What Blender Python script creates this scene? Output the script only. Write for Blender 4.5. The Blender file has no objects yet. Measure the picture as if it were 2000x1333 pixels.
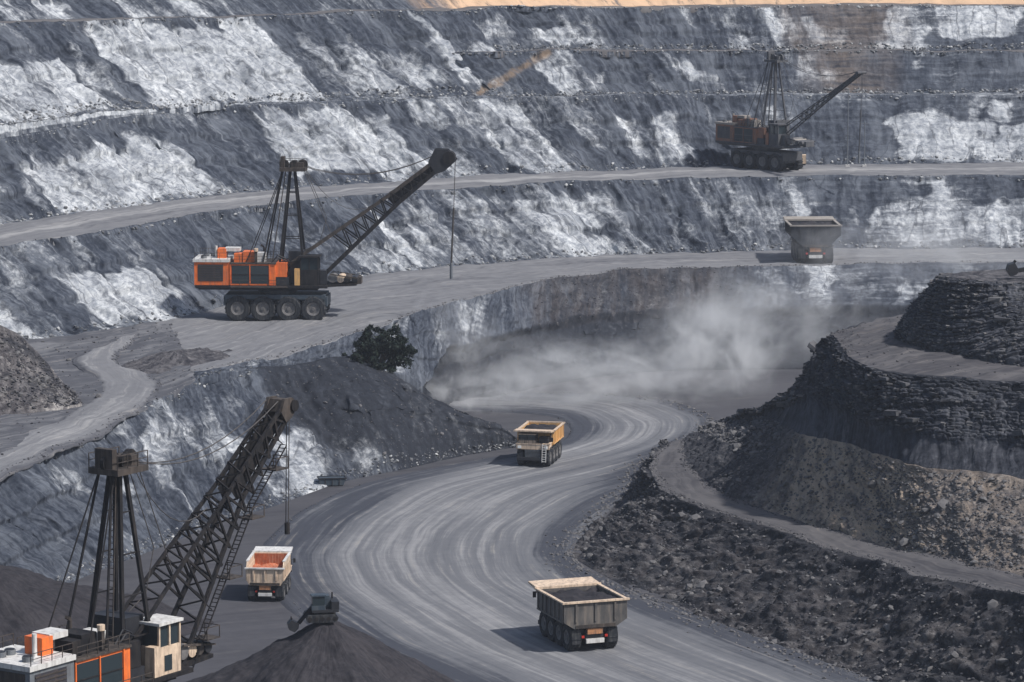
import bpy, math, random
import numpy as np
from mathutils import Vector, Matrix

random.seed(7)
R = math.radians
sc = bpy.context.scene
col = sc.collection

# ------------------------------------------------------------------ camera, sky, sun, exposure
CAM_H, F, PITCH = 90.0, 7000.0, math.atan(966.5 / 7000.0)
cam_d = bpy.data.cameras.new('camera')
cam_d.lens, cam_d.sensor_width, cam_d.clip_start, cam_d.clip_end = 36 * F / 2000, 36, 1, 6000
cam = bpy.data.objects.new('camera', cam_d)
cam.location = (0, 0, CAM_H)
cam.rotation_euler = (math.pi / 2 - PITCH, 0, 0)
col.objects.link(cam)
sc.camera = cam

SUN_EL = R(51)
sun_h = Vector((0.90, -0.43, 0)).normalized()
to_sun = Vector((sun_h.x * math.cos(SUN_EL), sun_h.y * math.cos(SUN_EL), math.sin(SUN_EL)))
world = bpy.data.worlds.new('World')
sc.world = world
world.use_nodes = True
wn = world.node_tree
for n in list(wn.nodes):
    wn.nodes.remove(n)
sky = wn.nodes.new('ShaderNodeTexSky')
sky.sky_type = 'NISHITA'
sky.sun_disc = False
sky.sun_elevation = SUN_EL
sky.sun_rotation = math.atan2(sun_h.x, sun_h.y)
sky.air_density, sky.dust_density = 1.0, 2.0
bg = wn.nodes.new('ShaderNodeBackground')
bg.inputs['Strength'].default_value = 0.10
wo = wn.nodes.new('ShaderNodeOutputWorld')
wn.links.new(sky.outputs[0], bg.inputs[0])
wn.links.new(bg.outputs[0], wo.inputs[0])

sun_d = bpy.data.lights.new('sun', 'SUN')
sun_d.energy, sun_d.angle, sun_d.color = 3.9, R(2.5), (1.0, 0.98, 0.95)
sun = bpy.data.objects.new('sun', sun_d)
sun.rotation_euler = to_sun.to_track_quat('Z', 'Y').to_euler()
sun.location = (200, 300, 300)
col.objects.link(sun)

sc.view_settings.view_transform = 'Standard'
sc.view_settings.look = 'None'
sc.view_settings.gamma = 1
sc.view_settings.exposure = 0.36
sc.cycles.use_denoising = True
sc.cycles.max_bounces = 6
sc.cycles.volume_bounces = 1
sc.cycles.volume_step_rate = 1.0
sc.cycles.volume_max_steps = 256


# ------------------------------------------------------------------ helpers
def P(px, py, z):
    """world point at height z where the survey sight line (px, py) meets it"""
    u, v = (px - 1000.0) / F, (666.5 - py) / F
    cp, sp = math.cos(PITCH), math.sin(PITCH)
    d = np.array([u, cp + v * sp, -sp + v * cp])
    t = (z - CAM_H) / d[2]
    return np.array([0, 0, CAM_H]) + t * d


def PS(lst):
    return np.array([P(*p) for p in lst])


def tag(o, label=None, cat=None, group=None, kind=None):
    if label: o['label'] = label
    if cat: o['category'] = cat
    if group: o['group'] = group
    if kind: o['kind'] = kind
    return o


def _hash(x, y, seed):
    x = x.astype(np.int64); y = y.astype(np.int64)
    h = (x * 374761393 + y * 668265263 + seed * 1442695041) & 0xffffffff
    h = ((h ^ (h >> 13)) * 1274126177) & 0xffffffff
    h = ((h ^ (h >> 15)) * 2246822519) & 0xffffffff
    return ((h ^ (h >> 16)) & 0xffffff) / float(0x1000000)


def vnoise(x, y, seed=0):
    xi, yi = np.floor(x), np.floor(y)
    fx, fy = x - xi, y - yi
    fx = fx * fx * (3 - 2 * fx); fy = fy * fy * (3 - 2 * fy)
    a = _hash(xi, yi, seed); b = _hash(xi + 1, yi, seed)
    c = _hash(xi, yi + 1, seed); d = _hash(xi + 1, yi + 1, seed)
    return (a * (1 - fx) + b * fx) * (1 - fy) + (c * (1 - fx) + d * fx) * fy


def fbm(x, y, seed=0, octv=4, gain=0.5):
    s = 0; a = 1; tot = 0
    for k in range(octv):
        s = s + a * vnoise(x * 2 ** k + 17.3 * k, y * 2 ** k - 9.1 * k, seed + k * 31)
        tot += a; a *= gain
    return s / tot - 0.5


def sstep(a, b, x):
    t = np.clip((x - a) / (b - a), 0, 1)
    return t * t * (3 - 2 * t)


def catmull(pts, u):
    """pts (k,m) at integer parameters, u array in [0,k-1]"""
    k = len(pts)
    ext = np.vstack([2 * pts[0] - pts[1], pts, 2 * pts[-1] - pts[-2]])
    i = np.clip(np.floor(u).astype(int), 0, k - 2)
    f = (u - i)[:, None]
    p0, p1, p2, p3 = ext[i], ext[i + 1], ext[i + 2], ext[i + 3]
    m1, m2 = (p2 - p0) * 0.4, (p3 - p1) * 0.4
    f2, f3 = f * f, f * f * f
    return (2 * f3 - 3 * f2 + 1) * p1 + (f3 - 2 * f2 + f) * m1 + (-2 * f3 + 3 * f2) * p2 + (f3 - f2) * m2


def mesh_np(name, V, faces, mat, attrs=None, smooth=True, parent=None):
    me = bpy.data.meshes.new(name)
    V = np.ascontiguousarray(V, dtype=np.float32)
    faces = np.ascontiguousarray(faces, dtype=np.int32)
    k = faces.shape[1]
    me.vertices.add(len(V)); me.vertices.foreach_set('co', V.ravel())
    me.loops.add(faces.size); me.loops.foreach_set('vertex_index', faces.ravel())
    me.polygons.add(len(faces))
    me.polygons.foreach_set('loop_start', np.arange(len(faces), dtype=np.int32) * k)
    me.polygons.foreach_set('loop_total', np.full(len(faces), k, dtype=np.int32))
    me.polygons.foreach_set('use_smooth', np.full(len(faces), smooth, dtype=bool))
    for an, arr in (attrs or {}).items():
        if arr.ndim == 2:
            a = me.attributes.new(an, 'FLOAT_VECTOR', 'POINT')
            a.data.foreach_set('vector', np.ascontiguousarray(arr, dtype=np.float32).ravel())
        else:
            a = me.attributes.new(an, 'FLOAT', 'POINT')
            a.data.foreach_set('value', np.ascontiguousarray(arr, dtype=np.float32))
    me.update(calc_edges=True)
    me.validate()
    o = bpy.data.objects.new(name, me)
    me.materials.append(mat)
    col.objects.link(o)
    if parent: o.parent = parent
    return o


def world_warp(Pt):
    """gentle unevenness of the ground, the same for every sheet at the same place"""
    x, y, z = Pt[..., 0], Pt[..., 1], Pt[..., 2]
    a = np.clip(z / 4.0, 0, 1)
    out = Pt.copy()
    out[..., 2] += a * (1.0 * fbm(x / 11, y / 11, 5, 3) + 0.35 * fbm(x / 2.1, y / 2.1, 9, 2))
    out[..., 0] += a * (1.9 * fbm(x / 9, y / 9, 21, 3) + 0.9 * fbm(x / 2.2, y / 2.2, 22, 3))
    out[..., 1] += a * (1.9 * fbm(x / 9, y / 9, 44, 3) + 0.9 * fbm(x / 2.2, y / 2.2, 45, 3))
    return out


class Strip:
    pass


CUR = [None]


def strip(name, A, B, mat, ds=0.45, dt=0.45, disp=None, attrs=None, key=None, prof=0.0, skirt=1.2, lift=0.0,
          label=None, kind='structure', warp=True, sink=0.0):
    A, B = np.asarray(A, float), np.asarray(B, float)
    k = len(A)
    uu = np.linspace(0, k - 1, 60 * (k - 1) + 1)
    mid = (catmull(A, uu) + catmull(B, uu)) / 2
    ln = np.concatenate([[0], np.cumsum(np.linalg.norm(np.diff(mid, axis=0), axis=1))])
    n = max(8, int(ln[-1] / ds))
    sl = np.linspace(0, ln[-1], n)
    u = np.interp(sl, ln, uu)
    a, b = catmull(A, u), catmull(B, u)
    width = np.linalg.norm(a - b, axis=1)
    m = max(4, int(np.percentile(width, 80) / dt) + 1)
    v = np.linspace(0, 1, m)
    Pt = a[:, None, :] * (1 - v)[None, :, None] + b[:, None, :] * v[None, :, None]
    if prof:
        Pt[..., 2] -= prof * np.sin(np.pi * v)[None, :] * np.abs(a[:, 2] - b[:, 2])[:, None]
    S = np.repeat(sl[:, None], m, 1)
    T = v[None, :] * width[:, None]
    Vv = np.repeat(v[None, :], n, 0)
    K = np.repeat((np.interp(u, np.arange(k), key) if key is not None else u)[:, None], m, 1)
    if warp: Pt = world_warp(Pt)
    Pt[..., 2] += lift
    def normals(Q):
        du = np.gradient(Q, axis=0); dv = np.gradient(Q, axis=1)
        N = np.cross(du, dv)
        N /= np.maximum(np.linalg.norm(N, axis=2, keepdims=True), 1e-9)
        return N
    N = normals(Pt)
    flip = N[..., 2].mean() < 0
    if flip: N = -N
    if disp is not None:
        e = sstep(0, 0.07, Vv) * sstep(0, 0.07, 1 - Vv)
        Pt = Pt + N * (disp(S, T, Vv, K) * e * np.clip(width / 5.0, 0, 1)[:, None])[..., None]
    if sink:
        ee = sstep(0, 1.6, T) * (sstep(0, 1.6, width[:, None] - T) if sink > 0 else 1.0)
        Pt[..., 2] -= abs(sink) * (1 - ee)
    at = {'st': np.stack([S, T, Vv], 2)}
    CUR[0] = Pt
    if key is not None and 'strata' not in (attrs or {}): at['strata'] = sstep(1350, 1700, K) * 0.85
    for an, fn in (attrs or {}).items():
        at[an] = fn(S, T, Vv, K) if callable(fn) else np.full(S.shape, float(fn))
    st = Strip()
    st.P, st.N, st.S, st.T, st.V, st.K = Pt, normals(Pt) * (-1 if flip else 1), S, T, Vv, K
    G = Pt
    if skirt:
        lo0 = Pt[:, :1].copy(); lo0[..., 2] -= skirt
        lo1 = Pt[:, -1:].copy(); lo1[..., 2] -= skirt
        G = np.concatenate([lo0, Pt, lo1], 1)
        for an in at:
            at[an] = np.concatenate([at[an][:, :1], at[an], at[an][:, -1:]], 1)
    nn, mm = G.shape[:2]
    idx = np.arange(nn * mm).reshape(nn, mm)
    q = np.stack([idx[:-1, :-1], idx[1:, :-1], idx[1:, 1:], idx[:-1, 1:]], 2).reshape(-1, 4)
    if flip: q = q[:, ::-1]
    at = {an: (ar.reshape(-1, 3) if ar.ndim == 3 else ar.ravel()) for an, ar in at.items()}
    st.obj = mesh_np(name, G.reshape(-1, 3), q, mat, at)
    tag(st.obj, label, None, None, kind)
    return st


class MB:
    """collects simple solids, builds ONE mesh object"""
    def __init__(s): s.v, s.f = [], []
    def add(s, vs, fs):
        o = len(s.v); s.v += [tuple(p) for p in vs]; s.f += [tuple(i + o for i in f) for f in fs]; return s
    def box(s, x0, x1, y0, y1, z0, z1):
        return s.add([(x0, y0, z0), (x1, y0, z0), (x1, y1, z0), (x0, y1, z0), (x0, y0, z1), (x1, y0, z1), (x1, y1, z1), (x0, y1, z1)],
                     [(0, 3, 2, 1), (4, 5, 6, 7), (0, 1, 5, 4), (1, 2, 6, 5), (2, 3, 7, 6), (3, 0, 4, 7)])
    def bar(s, p, q, w, h=None):
        h = h or w
        p, q = Vector(p), Vector(q); d = (q - p).normalized()
        up = Vector((0, 0, 1)) if abs(d.z) < 0.95 else Vector((1, 0, 0))
        a = d.cross(up).normalized() * (w / 2); b = a.cross(d).normalized() * (h / 2)
        vs = [p - a - b, p + a - b, p + a + b, p - a + b, q - a - b, q + a - b, q + a + b, q - a + b]
        return s.add(vs, [(0, 3, 2, 1), (4, 5, 6, 7), (0, 1, 5, 4), (1, 2, 6, 5), (2, 3, 7, 6), (3, 0, 4, 7)])
    def cyl(s, p, q, r, n=16, r2=None):
        r2 = r if r2 is None else r2
        p, q = Vector(p), Vector(q); d = (q - p).normalized()
        up = Vector((0, 0, 1)) if abs(d.z) < 0.95 else Vector((1, 0, 0))
        a = d.cross(up).normalized(); b = a.cross(d).normalized()
        vs = []
        for c, rr in ((p, r), (q, r2)):
            vs += [c + (a * math.cos(2 * math.pi * i / n) + b * math.sin(2 * math.pi * i / n)) * rr for i in range(n)]
        fs = [(i, (i + 1) % n, n + (i + 1) % n, n + i) for i in range(n)]
        fs += [tuple(range(n))[::-1], tuple(range(n, 2 * n))]
        return s.add(vs, fs)
    def rope(s, pts, r, n=5):
        for a, b in zip(pts[:-1], pts[1:]): s.cyl(a, b, r, n)
        return s
    def prism(s, poly, y0, y1):
        """polygon in xz extruded along y"""
        n = len(poly)
        vs = [(x, y0, z) for x, z in poly] + [(x, y1, z) for x, z in poly]
        fs = [tuple(range(n)), tuple(range(2 * n - 1, n - 1, -1))]
        fs += [(i, n + i, n + (i + 1) % n, (i + 1) % n) for i in range(n)]
        return s.add(vs, fs)
    def prismx(s, poly, x0, x1):
        """polygon in yz extruded along x"""
        n = len(poly)
        vs = [(x0, y, z) for y, z in poly] + [(x1, y, z) for y, z in poly]
        fs = [tuple(range(n - 1, -1, -1)), tuple(range(n, 2 * n))]
        fs += [(i, (i + 1) % n, n + (i + 1) % n, n + i) for i in range(n)]
        return s.add(vs, fs)
    def lathe(s, c, axis, prof, n=24, cap=True):
        """prof: list of (radius, offset along axis 'y')"""
        c = Vector(c); vs = []
        for r, o in prof:
            vs += [(c.x + r * math.cos(2 * math.pi * i / n), c.y + o, c.z + r * math.sin(2 * math.pi * i / n)) for i in range(n)]
        fs = []
        for k in range(len(prof) - 1):
            fs += [(k * n + i, k * n + (i + 1) % n, (k + 1) * n + (i + 1) % n, (k + 1) * n + i) for i in range(n)]
        if cap: fs += [tuple(range(n))[::-1], tuple(range((len(prof) - 1) * n, len(prof) * n))]
        return s.add(vs, fs)
    def build(s, name, mat, parent=None, smooth=False):
        me = bpy.data.meshes.new(name)
        me.from_pydata(s.v, [], s.f)
        import bmesh
        bm = bmesh.new(); bm.from_mesh(me)
        bmesh.ops.recalc_face_normals(bm, faces=bm.faces)
        bm.to_mesh(me); bm.free()
        me.materials.append(mat)
        if smooth:
            for p in me.polygons: p.use_smooth = True
        o = bpy.data.objects.new(name, me)
        col.objects.link(o)
        if parent: o.parent = parent
        return o


def empty(name, loc, rz=0, scale=1.0):
    o = bpy.data.objects.new(name, None)
    o.location = Vector(loc); o.rotation_euler = (0, 0, rz); o.scale = (scale,) * 3
    o.empty_display_size = 0.5
    col.objects.link(o)
    return o


# ------------------------------------------------------------------ materials
class NT:
    def __init__(s, name):
        s.m = bpy.data.materials.new(name); s.m.use_nodes = True
        s.t = s.m.node_tree
        for n in list(s.t.nodes): s.t.nodes.remove(n)
        s.out = s.t.nodes.new('ShaderNodeOutputMaterial')
    def n(s, typ, **kw):
        nd = s.t.nodes.new(typ)
        for k, v in kw.items(): setattr(nd, k, v)
        return nd
    def link(s, a, b): s.t.links.new(a, b)
    def put(s, sock, v):
        if isinstance(v, bpy.types.NodeSocket): s.link(v, sock)
        else: sock.default_value = v
    def math(s, op, a, b=0.0, clamp=False):
        nd = s.n('ShaderNodeMath', operation=op, use_clamp=clamp)
        s.put(nd.inputs[0], a); s.put(nd.inputs[1], b)
        return nd.outputs[0]
    def noise(s, vec, scale=1.0, detail=4.0, rough=0.55, dist=0.0):
        nd = s.n('ShaderNodeTexNoise')
        if vec is not None: s.link(vec, nd.inputs['Vector'])
        nd.inputs['Scale'].default_value = scale; nd.inputs['Detail'].default_value = detail
        nd.inputs['Roughness'].default_value = rough; nd.inputs['Distortion'].default_value = dist
        return nd.outputs['Fac']
    def attr(s, name, out='Fac'):
        nd = s.n('ShaderNodeAttribute'); nd.attribute_name = name
        return nd.outputs[out]
    def scalev(s, vec, sx, sy, sz=1.0):
        nd = s.n('ShaderNodeVectorMath', operation='MULTIPLY')
        s.link(vec, nd.inputs[0]); nd.inputs[1].default_value = (sx, sy, sz)
        return nd.outputs[0]
    def mapr(s, v, a, b, c=0.0, d=1.0):
        nd = s.n('ShaderNodeMapRange'); nd.interpolation_type = 'SMOOTHSTEP'
        s.put(nd.inputs[0], v)
        for i, x in enumerate((a, b, c, d)): nd.inputs[i + 1].default_value = x
        return nd.outputs[0]
    def mix(s, f, a, b):
        nd = s.n('ShaderNodeMix', data_type='RGBA')
        s.put(nd.inputs[0], f)
        for i, x in ((6, a), (7, b)):
            if isinstance(x, bpy.types.NodeSocket): s.link(x, nd.inputs[i])
            else: nd.inputs[i].default_value = (*x, 1)
        return nd.outputs[2]
    def surf(s, color, rough=0.9, bump=None, strength=0.5, dist=0.1, metal=0.0, spec=0.3):
        b = s.n('ShaderNodeBsdfPrincipled')
        if isinstance(color, bpy.types.NodeSocket): s.link(color, b.inputs['Base Color'])
        else: b.inputs['Base Color'].default_value = (*color, 1)
        s.put(b.inputs['Roughness'], rough); b.inputs['Metallic'].default_value = metal
        b.inputs['Specular IOR Level'].default_value = spec
        if bump is not None:
            bn = s.n('ShaderNodeBump'); bn.inputs['Strength'].default_value = strength; bn.inputs['Distance'].default_value = dist
            s.link(bump, bn.inputs['Height']); s.link(bn.outputs[0], b.inputs['Normal'])
        s.link(b.outputs[0], s.out.inputs['Surface'])
        return s.m


def rock_mat(name, dark1, dark2, pale1, pale2, fs=0.55, ft=0.07, sw=1.1, gw=0.7, brown=(0.2, 0.14, 0.09), coal=(0.017, 0.019, 0.025),
             grain=0.9, bump=0.35):
    t = NT(name)
    st = t.attr('st', 'Vector')
    pos = t.n('ShaderNodeTexCoord').outputs['Object']
    s1 = t.noise(t.scalev(st, fs, ft, 0), 1.0, 6, 0.62, 0.15)
    s2 = t.noise(t.scalev(st, fs * 3.1, ft * 2.2, 0), 1.0, 5, 0.65, 0.1)
    sh_ = t.noise(t.scalev(st, 0.05, 0.85, 0), 1.0, 6, 0.65, 0.5)
    hz_ = t.attr('strata')
    s1 = t.math('ADD', t.math('MULTIPLY', s1, t.math('SUBTRACT', 1.0, hz_)), t.math('MULTIPLY', sh_, hz_))
    s2 = t.math('ADD', t.math('MULTIPLY', s2, t.math('SUBTRACT', 1.0, t.math('MULTIPLY', hz_, 0.7))), t.math('MULTIPLY', sh_, t.math('MULTIPLY', hz_, 0.7)))
    g = t.noise(pos, grain, 9, 0.72)
    big = t.noise(pos, 0.055, 3, 0.5)
    f = t.math('ADD', t.attr('pale'), t.math('MULTIPLY', t.math('SUBTRACT', s1, 0.5), sw * 2.0))
    f = t.math('ADD', f, t.math('MULTIPLY', t.math('SUBTRACT', s2, 0.5), sw * 1.1))
    f = t.math('ADD', f, t.math('MULTIPLY', t.math('SUBTRACT', g, 0.5), gw * 1.6))
    f = t.math('ADD', f, t.math('MULTIPLY', t.math('SUBTRACT', big, 0.5), 0.7))
    pf = t.mapr(f, 0.12, 0.92)
    sm = t.noise(t.scalev(st, fs * 0.5, ft * 0.9, 0), 1.0, 4, 0.55, 0.35)
    seam = t.mapr(t.math('ABSOLUTE', t.math('SUBTRACT', sm, 0.5)), 0.0, 0.022, 1.0, 0.0)
    sm2 = t.noise(t.scalev(st, 0.06, 0.35, 0), 1.0, 4, 0.6, 0.8)
    seam = t.math('MAXIMUM', seam, t.math('MULTIPLY', t.mapr(t.math('ABSOLUTE', t.math('SUBTRACT', sm2, 0.5)), 0.0, 0.014, 1.0, 0.0), 0.7))
    md = t.noise(t.scalev(st, 0.16, 0.07, 0), 1.0, 5, 0.6, 0.3)
    dk = t.mix(t.mapr(t.math('ADD', t.math('MULTIPLY', s2, 0.5), t.math('MULTIPLY', g, 0.5)), 0.38, 0.62), dark1, dark2)
    pl = t.mix(t.mapr(g, 0.35, 0.65), pale1, pale2)
    dk = t.mix(t.mapr(t.math('ADD', t.math('MULTIPLY', md, 0.7), t.math('MULTIPLY', s2, 0.3)), 0.44, 0.70, 0.0, 0.75), dk, tuple(0.5 * a_ + 0.5 * b_ for a_, b_ in zip(dark2, pale1)))
    pl = t.mix(t.mapr(t.math('ADD', t.math('MULTIPLY', md, 0.6), t.math('MULTIPLY', s1, 0.4)), 0.38, 0.62, 0.65, 0.0), pl, tuple(0.6 * a_ + 0.4 * b_ for a_, b_ in zip(pale1, dark2)))
    c = t.mix(pf, dk, pl)
    c = t.mix(t.math('MULTIPLY', seam, 0.55), c, dark1)
    c = t.mix(t.math('MULTIPLY', t.attr('brown'), t.mapr(t.math('ADD', s1, t.math('MULTIPLY', g, 0.4)), 0.45, 0.85)), c, brown)
    c = t.mix(t.math('MULTIPLY', t.attr('coal'), t.mapr(t.math('ADD', t.math('MULTIPLY', g, 0.7), t.math('MULTIPLY', s2, 0.3)), 0.42, 0.72, 1.0, 0.6)), c, coal)
    bh = t.math('ADD', g, t.math('MULTIPLY', s2, 0.6))
    return t.surf(c, 0.95, bh, 0.7, bump, spec=0.15)


def road_mat(name, dark, mid, light, warm, amt=1.0, ff=1.0):
    t = NT(name)
    st = t.attr('st', 'Vector')
    pos = t.n('ShaderNodeTexCoord').outputs['Object']
    wob = t.noise(t.scalev(st, 0.03, 0.05, 0), 1.0, 2, 0.5)
    sx = t.n('ShaderNodeSeparateXYZ'); t.link(st, sx.inputs[0])
    tt = t.math('ADD', sx.outputs[1], t.math('MULTIPLY', wob, 3.5))
    cv = t.n('ShaderNodeCombineXYZ'); t.put(cv.inputs[0], t.math('MULTIPLY', sx.outputs[0], 0.018)); t.put(cv.inputs[1], tt)
    a = t.noise(t.scalev(cv.outputs[0], 1, 0.33 * ff, 0), 1.0, 2, 0.5)
    b = t.noise(t.scalev(cv.outputs[0], 2.1, 1.25 * ff, 0), 1.0, 3, 0.6)
    d = t.noise(t.scalev(cv.outputs[0], 3, 3.2 * ff, 0), 1.0, 2, 0.6)
    g = t.noise(pos, 0.5, 8, 0.7)
    f = t.math('ADD', t.math('MULTIPLY', t.math('SUBTRACT', a, 0.5), 1.25 * amt), t.math('MULTIPLY', t.math('SUBTRACT', b, 0.5), 0.9 * amt))
    f = t.math('ADD', f, t.math('MULTIPLY', t.math('SUBTRACT', d, 0.5), 0.4 * amt))
    f = t.math('ADD', f, t.math('MULTIPLY', t.math('SUBTRACT', g, 0.5), 0.5))
    f = t.math('ADD', f, t.attr('pale'))
    c = t.mix(t.mapr(f, -0.45, 0.12), dark, mid)
    c = t.mix(t.mapr(f, 0.1, 0.62), c, light)
    c = t.mix(t.mapr(t.math('ADD', b, t.math('MULTIPLY', g, 0.3)), 0.72, 1.05), c, warm)
    bh = t.math('ADD', t.math('MULTIPLY', b, 0.7), t.math('MULTIPLY', g, 0.5))
    return t.surf(c, 0.92, bh, 0.5, 0.12, spec=0.2)


def plain(name, c1, c2, rough=0.6, scale=1.2, metal=0.0, dirt=None, spec=0.4, dw=0.55):
    t = NT(name)
    pos = t.n('ShaderNodeTexCoord').outputs['Object']
    g = t.noise(pos, scale, 6, 0.65)
    g2 = t.noise(t.scalev(pos, 2.6, 2.6, 0.35), scale * 1.1, 5, 0.65)
    c = t.mix(t.mapr(g, 0.3, 0.7), c1, c2)
    if dirt: c = t.mix(t.math('MULTIPLY', t.mapr(g2, 0.42, 0.72), dw), c, dirt)
    return t.surf(c, rough, g2, 0.15, 0.02, metal, spec)


M = {}
M['wall'] = rock_mat('pit_wall_rock', (0.015, 0.019, 0.029), (0.064, 0.073, 0.092), (0.205, 0.22, 0.245), (0.545, 0.555, 0.56), fs=0.42, ft=0.05, sw=0.42, gw=0.55)
M['soil'] = rock_mat('orange_soil', (0.45, 0.27, 0.15), (0.62, 0.42, 0.26), (0.66, 0.52, 0.40), (0.72, 0.62, 0.52))
M['rubble'] = rock_mat('rubble_rock', (0.02, 0.02, 0.026), (0.1, 0.095, 0.1), (0.17, 0.16, 0.16), (0.36, 0.34, 0.32), fs=0.3, ft=0.2, sw=0.6, gw=1.2,
                       brown=(0.33, 0.26, 0.195), bump=0.5)
M['rubble2'] = rock_mat('dark_rubble', (0.012, 0.013, 0.018), (0.066, 0.065, 0.072), (0.115, 0.112, 0.115), (0.23, 0.222, 0.215), fs=0.3, ft=0.25, sw=0.6, gw=1.3,
                        brown=(0.15, 0.118, 0.092), bump=0.6)
M['cliff'] = rock_mat('cliff_shale', (0.014, 0.016, 0.022), (0.055, 0.058, 0.07), (0.1, 0.1, 0.11), (0.22, 0.215, 0.21), fs=0.5, ft=0.1, sw=0.5, gw=0.8,
                      brown=(0.3, 0.24, 0.18), bump=0.25)
M['coal'] = rock_mat('coal_fines', (0.016, 0.0155, 0.019), (0.036, 0.033, 0.037), (0.055, 0.05, 0.053), (0.09, 0.085, 0.088), fs=0.8, ft=0.15, sw=0.35, gw=0.5, bump=0.12)
def loose(name, a, b, c):
    t = NT(name)
    oi = t.n('ShaderNodeObjectInfo').outputs['Random']
    pos = t.n('ShaderNodeNewGeometry')
    g = t.noise(pos.outputs['Position'], 0.9, 6, 0.7)
    rnd = pos.outputs['Random Per Island']
    c_ = t.mix(t.mapr(g, 0.35, 0.65), a, b)
    c_ = t.mix(t.math('MULTIPLY', t.math('POWER', rnd, 4.0), 0.9), c_, c)
    c_ = t.mix(t.math('MULTIPLY', t.math('POWER', oi, 3.0), 0.5), c_, c)
    return t.surf(c_, 0.95, g, 0.3, 0.05, spec=0.15)


M['rock'] = loose('loose_rock', (0.017, 0.018, 0.024), (0.068, 0.067, 0.074), (0.16, 0.153, 0.15))
M['rockpale'] = loose('wall_spoil', (0.05, 0.053, 0.06), (0.16, 0.163, 0.17), (0.42, 0.42, 0.415))
M['rockdark'] = loose('shale_block', (0.02, 0.022, 0.028), (0.07, 0.072, 0.082), (0.19, 0.18, 0.175))
M['road'] = road_mat('haul_road_dirt', (0.04, 0.043, 0.054), (0.113, 0.115, 0.124), (0.215, 0.213, 0.216), (0.25, 0.228, 0.2))
M['road2'] = road_mat('bench_road_dirt', (0.06, 0.061, 0.07), (0.14, 0.14, 0.147), (0.26, 0.255, 0.252), (0.28, 0.25, 0.22), 0.9)
M['floor'] = road_mat('pit_floor_dirt', (0.03, 0.03, 0.036), (0.06, 0.059, 0.066), (0.11, 0.107, 0.11), (0.1, 0.095, 0.09), 0.5, 0.4)
M['path'] = road_mat('path_dirt', (0.045, 0.043, 0.048), (0.09, 0.085, 0.087), (0.165, 0.157, 0.152), (0.17, 0.148, 0.125), 0.8, 1.6)

M['orange'] = plain('orange_paint', (0.78, 0.17, 0.03), (0.6, 0.11, 0.02), 0.5, 0.7, dirt=(0.22, 0.10, 0.06), dw=0.6)
M['rustorange'] = plain('rusty_orange_paint', (0.5, 0.22, 0.09), (0.3, 0.14, 0.07), 0.7, 1.4, dirt=(0.1, 0.07, 0.05), dw=0.7)
M['dullorange'] = plain('dull_orange_paint', (0.26, 0.11, 0.06), (0.16, 0.08, 0.055), 0.7, 0.7, dirt=(0.12, 0.1, 0.09), dw=0.7)  # duller, darker orange for the distant crane
M['cream'] = plain('cream_paint', (0.66, 0.51, 0.37), (0.46, 0.345, 0.25), 0.55, 1.1, dirt=(0.17, 0.13, 0.105), dw=0.75)
M['white'] = plain('white_paint', (0.62, 0.61, 0.58), (0.48, 0.46, 0.44), 0.5, 0.8, dirt=(0.2, 0.18, 0.165), dw=0.65)
M['yellow'] = plain('amber_paint', (0.66, 0.36, 0.12), (0.5, 0.29, 0.11), 0.6, 0.9, dirt=(0.3, 0.2, 0.13), dw=0.7)
M['steel'] = plain('dark_steel', (0.008, 0.008, 0.010), (0.018, 0.017, 0.018), 0.75, 0.9, 0.0, dirt=(0.06, 0.048, 0.04), dw=0.35, spec=0.15)
M['rust'] = plain('rusty_steel', (0.028, 0.025, 0.024), (0.06, 0.047, 0.039), 0.8, 0.9, 0.0, dirt=(0.12, 0.1, 0.088), dw=0.45, spec=0.2)
M['black'] = plain('black_steel', (0.012, 0.012, 0.016), (0.025, 0.026, 0.03), 0.6, 1.0, 0.1)
M['navy'] = plain('dark_blue_steel', (0.018, 0.03, 0.045), (0.035, 0.05, 0.065), 0.6, 0.8, dirt=(0.1, 0.1, 0.1), dw=0.4)
M['grey'] = plain('grey_paint', (0.16, 0.17, 0.18), (0.10, 0.11, 0.125), 0.6, 0.8, dirt=(0.07, 0.065, 0.065))
M['bed'] = plain('worn_bed_steel', (0.05, 0.048, 0.048), (0.095, 0.088, 0.082), 0.65, 0.7, 0.1, dirt=(0.2, 0.165, 0.135), dw=0.65)
M['muted'] = plain('dusty_dark_steel', (0.012, 0.015, 0.022), (0.026, 0.029, 0.037), 0.9, 0.7, dirt=(0.05, 0.05, 0.053), dw=0.6, spec=0.1)
M['hazegrey'] = plain('hazed_grey_steel', (0.04, 0.042, 0.05), (0.075, 0.075, 0.082), 0.85, 0.7, dirt=(0.12, 0.115, 0.11), dw=0.5)
M['muted2'] = plain('muted_rim', (0.2, 0.18, 0.16), (0.28, 0.25, 0.22), 0.8, 0.7)
M['tyre'] = plain('tyre_rubber', (0.010, 0.012, 0.016), (0.024, 0.026, 0.030), 0.85, 1.5, dirt=(0.11, 0.105, 0.1), spec=0.2, dw=0.5)
M['rim'] = plain('wheel_rim', (0.16, 0.15, 0.145), (0.09, 0.085, 0.085), 0.7, 1.5, dirt=(0.05, 0.05, 0.05))
M['redload'] = plain('orange_red_liner', (0.42, 0.10, 0.035), (0.24, 0.06, 0.025), 0.8, 1.6, dirt=(0.5, 0.3, 0.2), dw=0.6)
M['panel'] = plain('dark_louvre', (0.02, 0.022, 0.03), (0.05, 0.045, 0.05), 0.5, 0.8, dirt=(0.11, 0.075, 0.06), dw=0.4)
M['bark'] = plain('bark', (0.05, 0.04, 0.03), (0.09, 0.075, 0.06), 0.9, 4)
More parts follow.
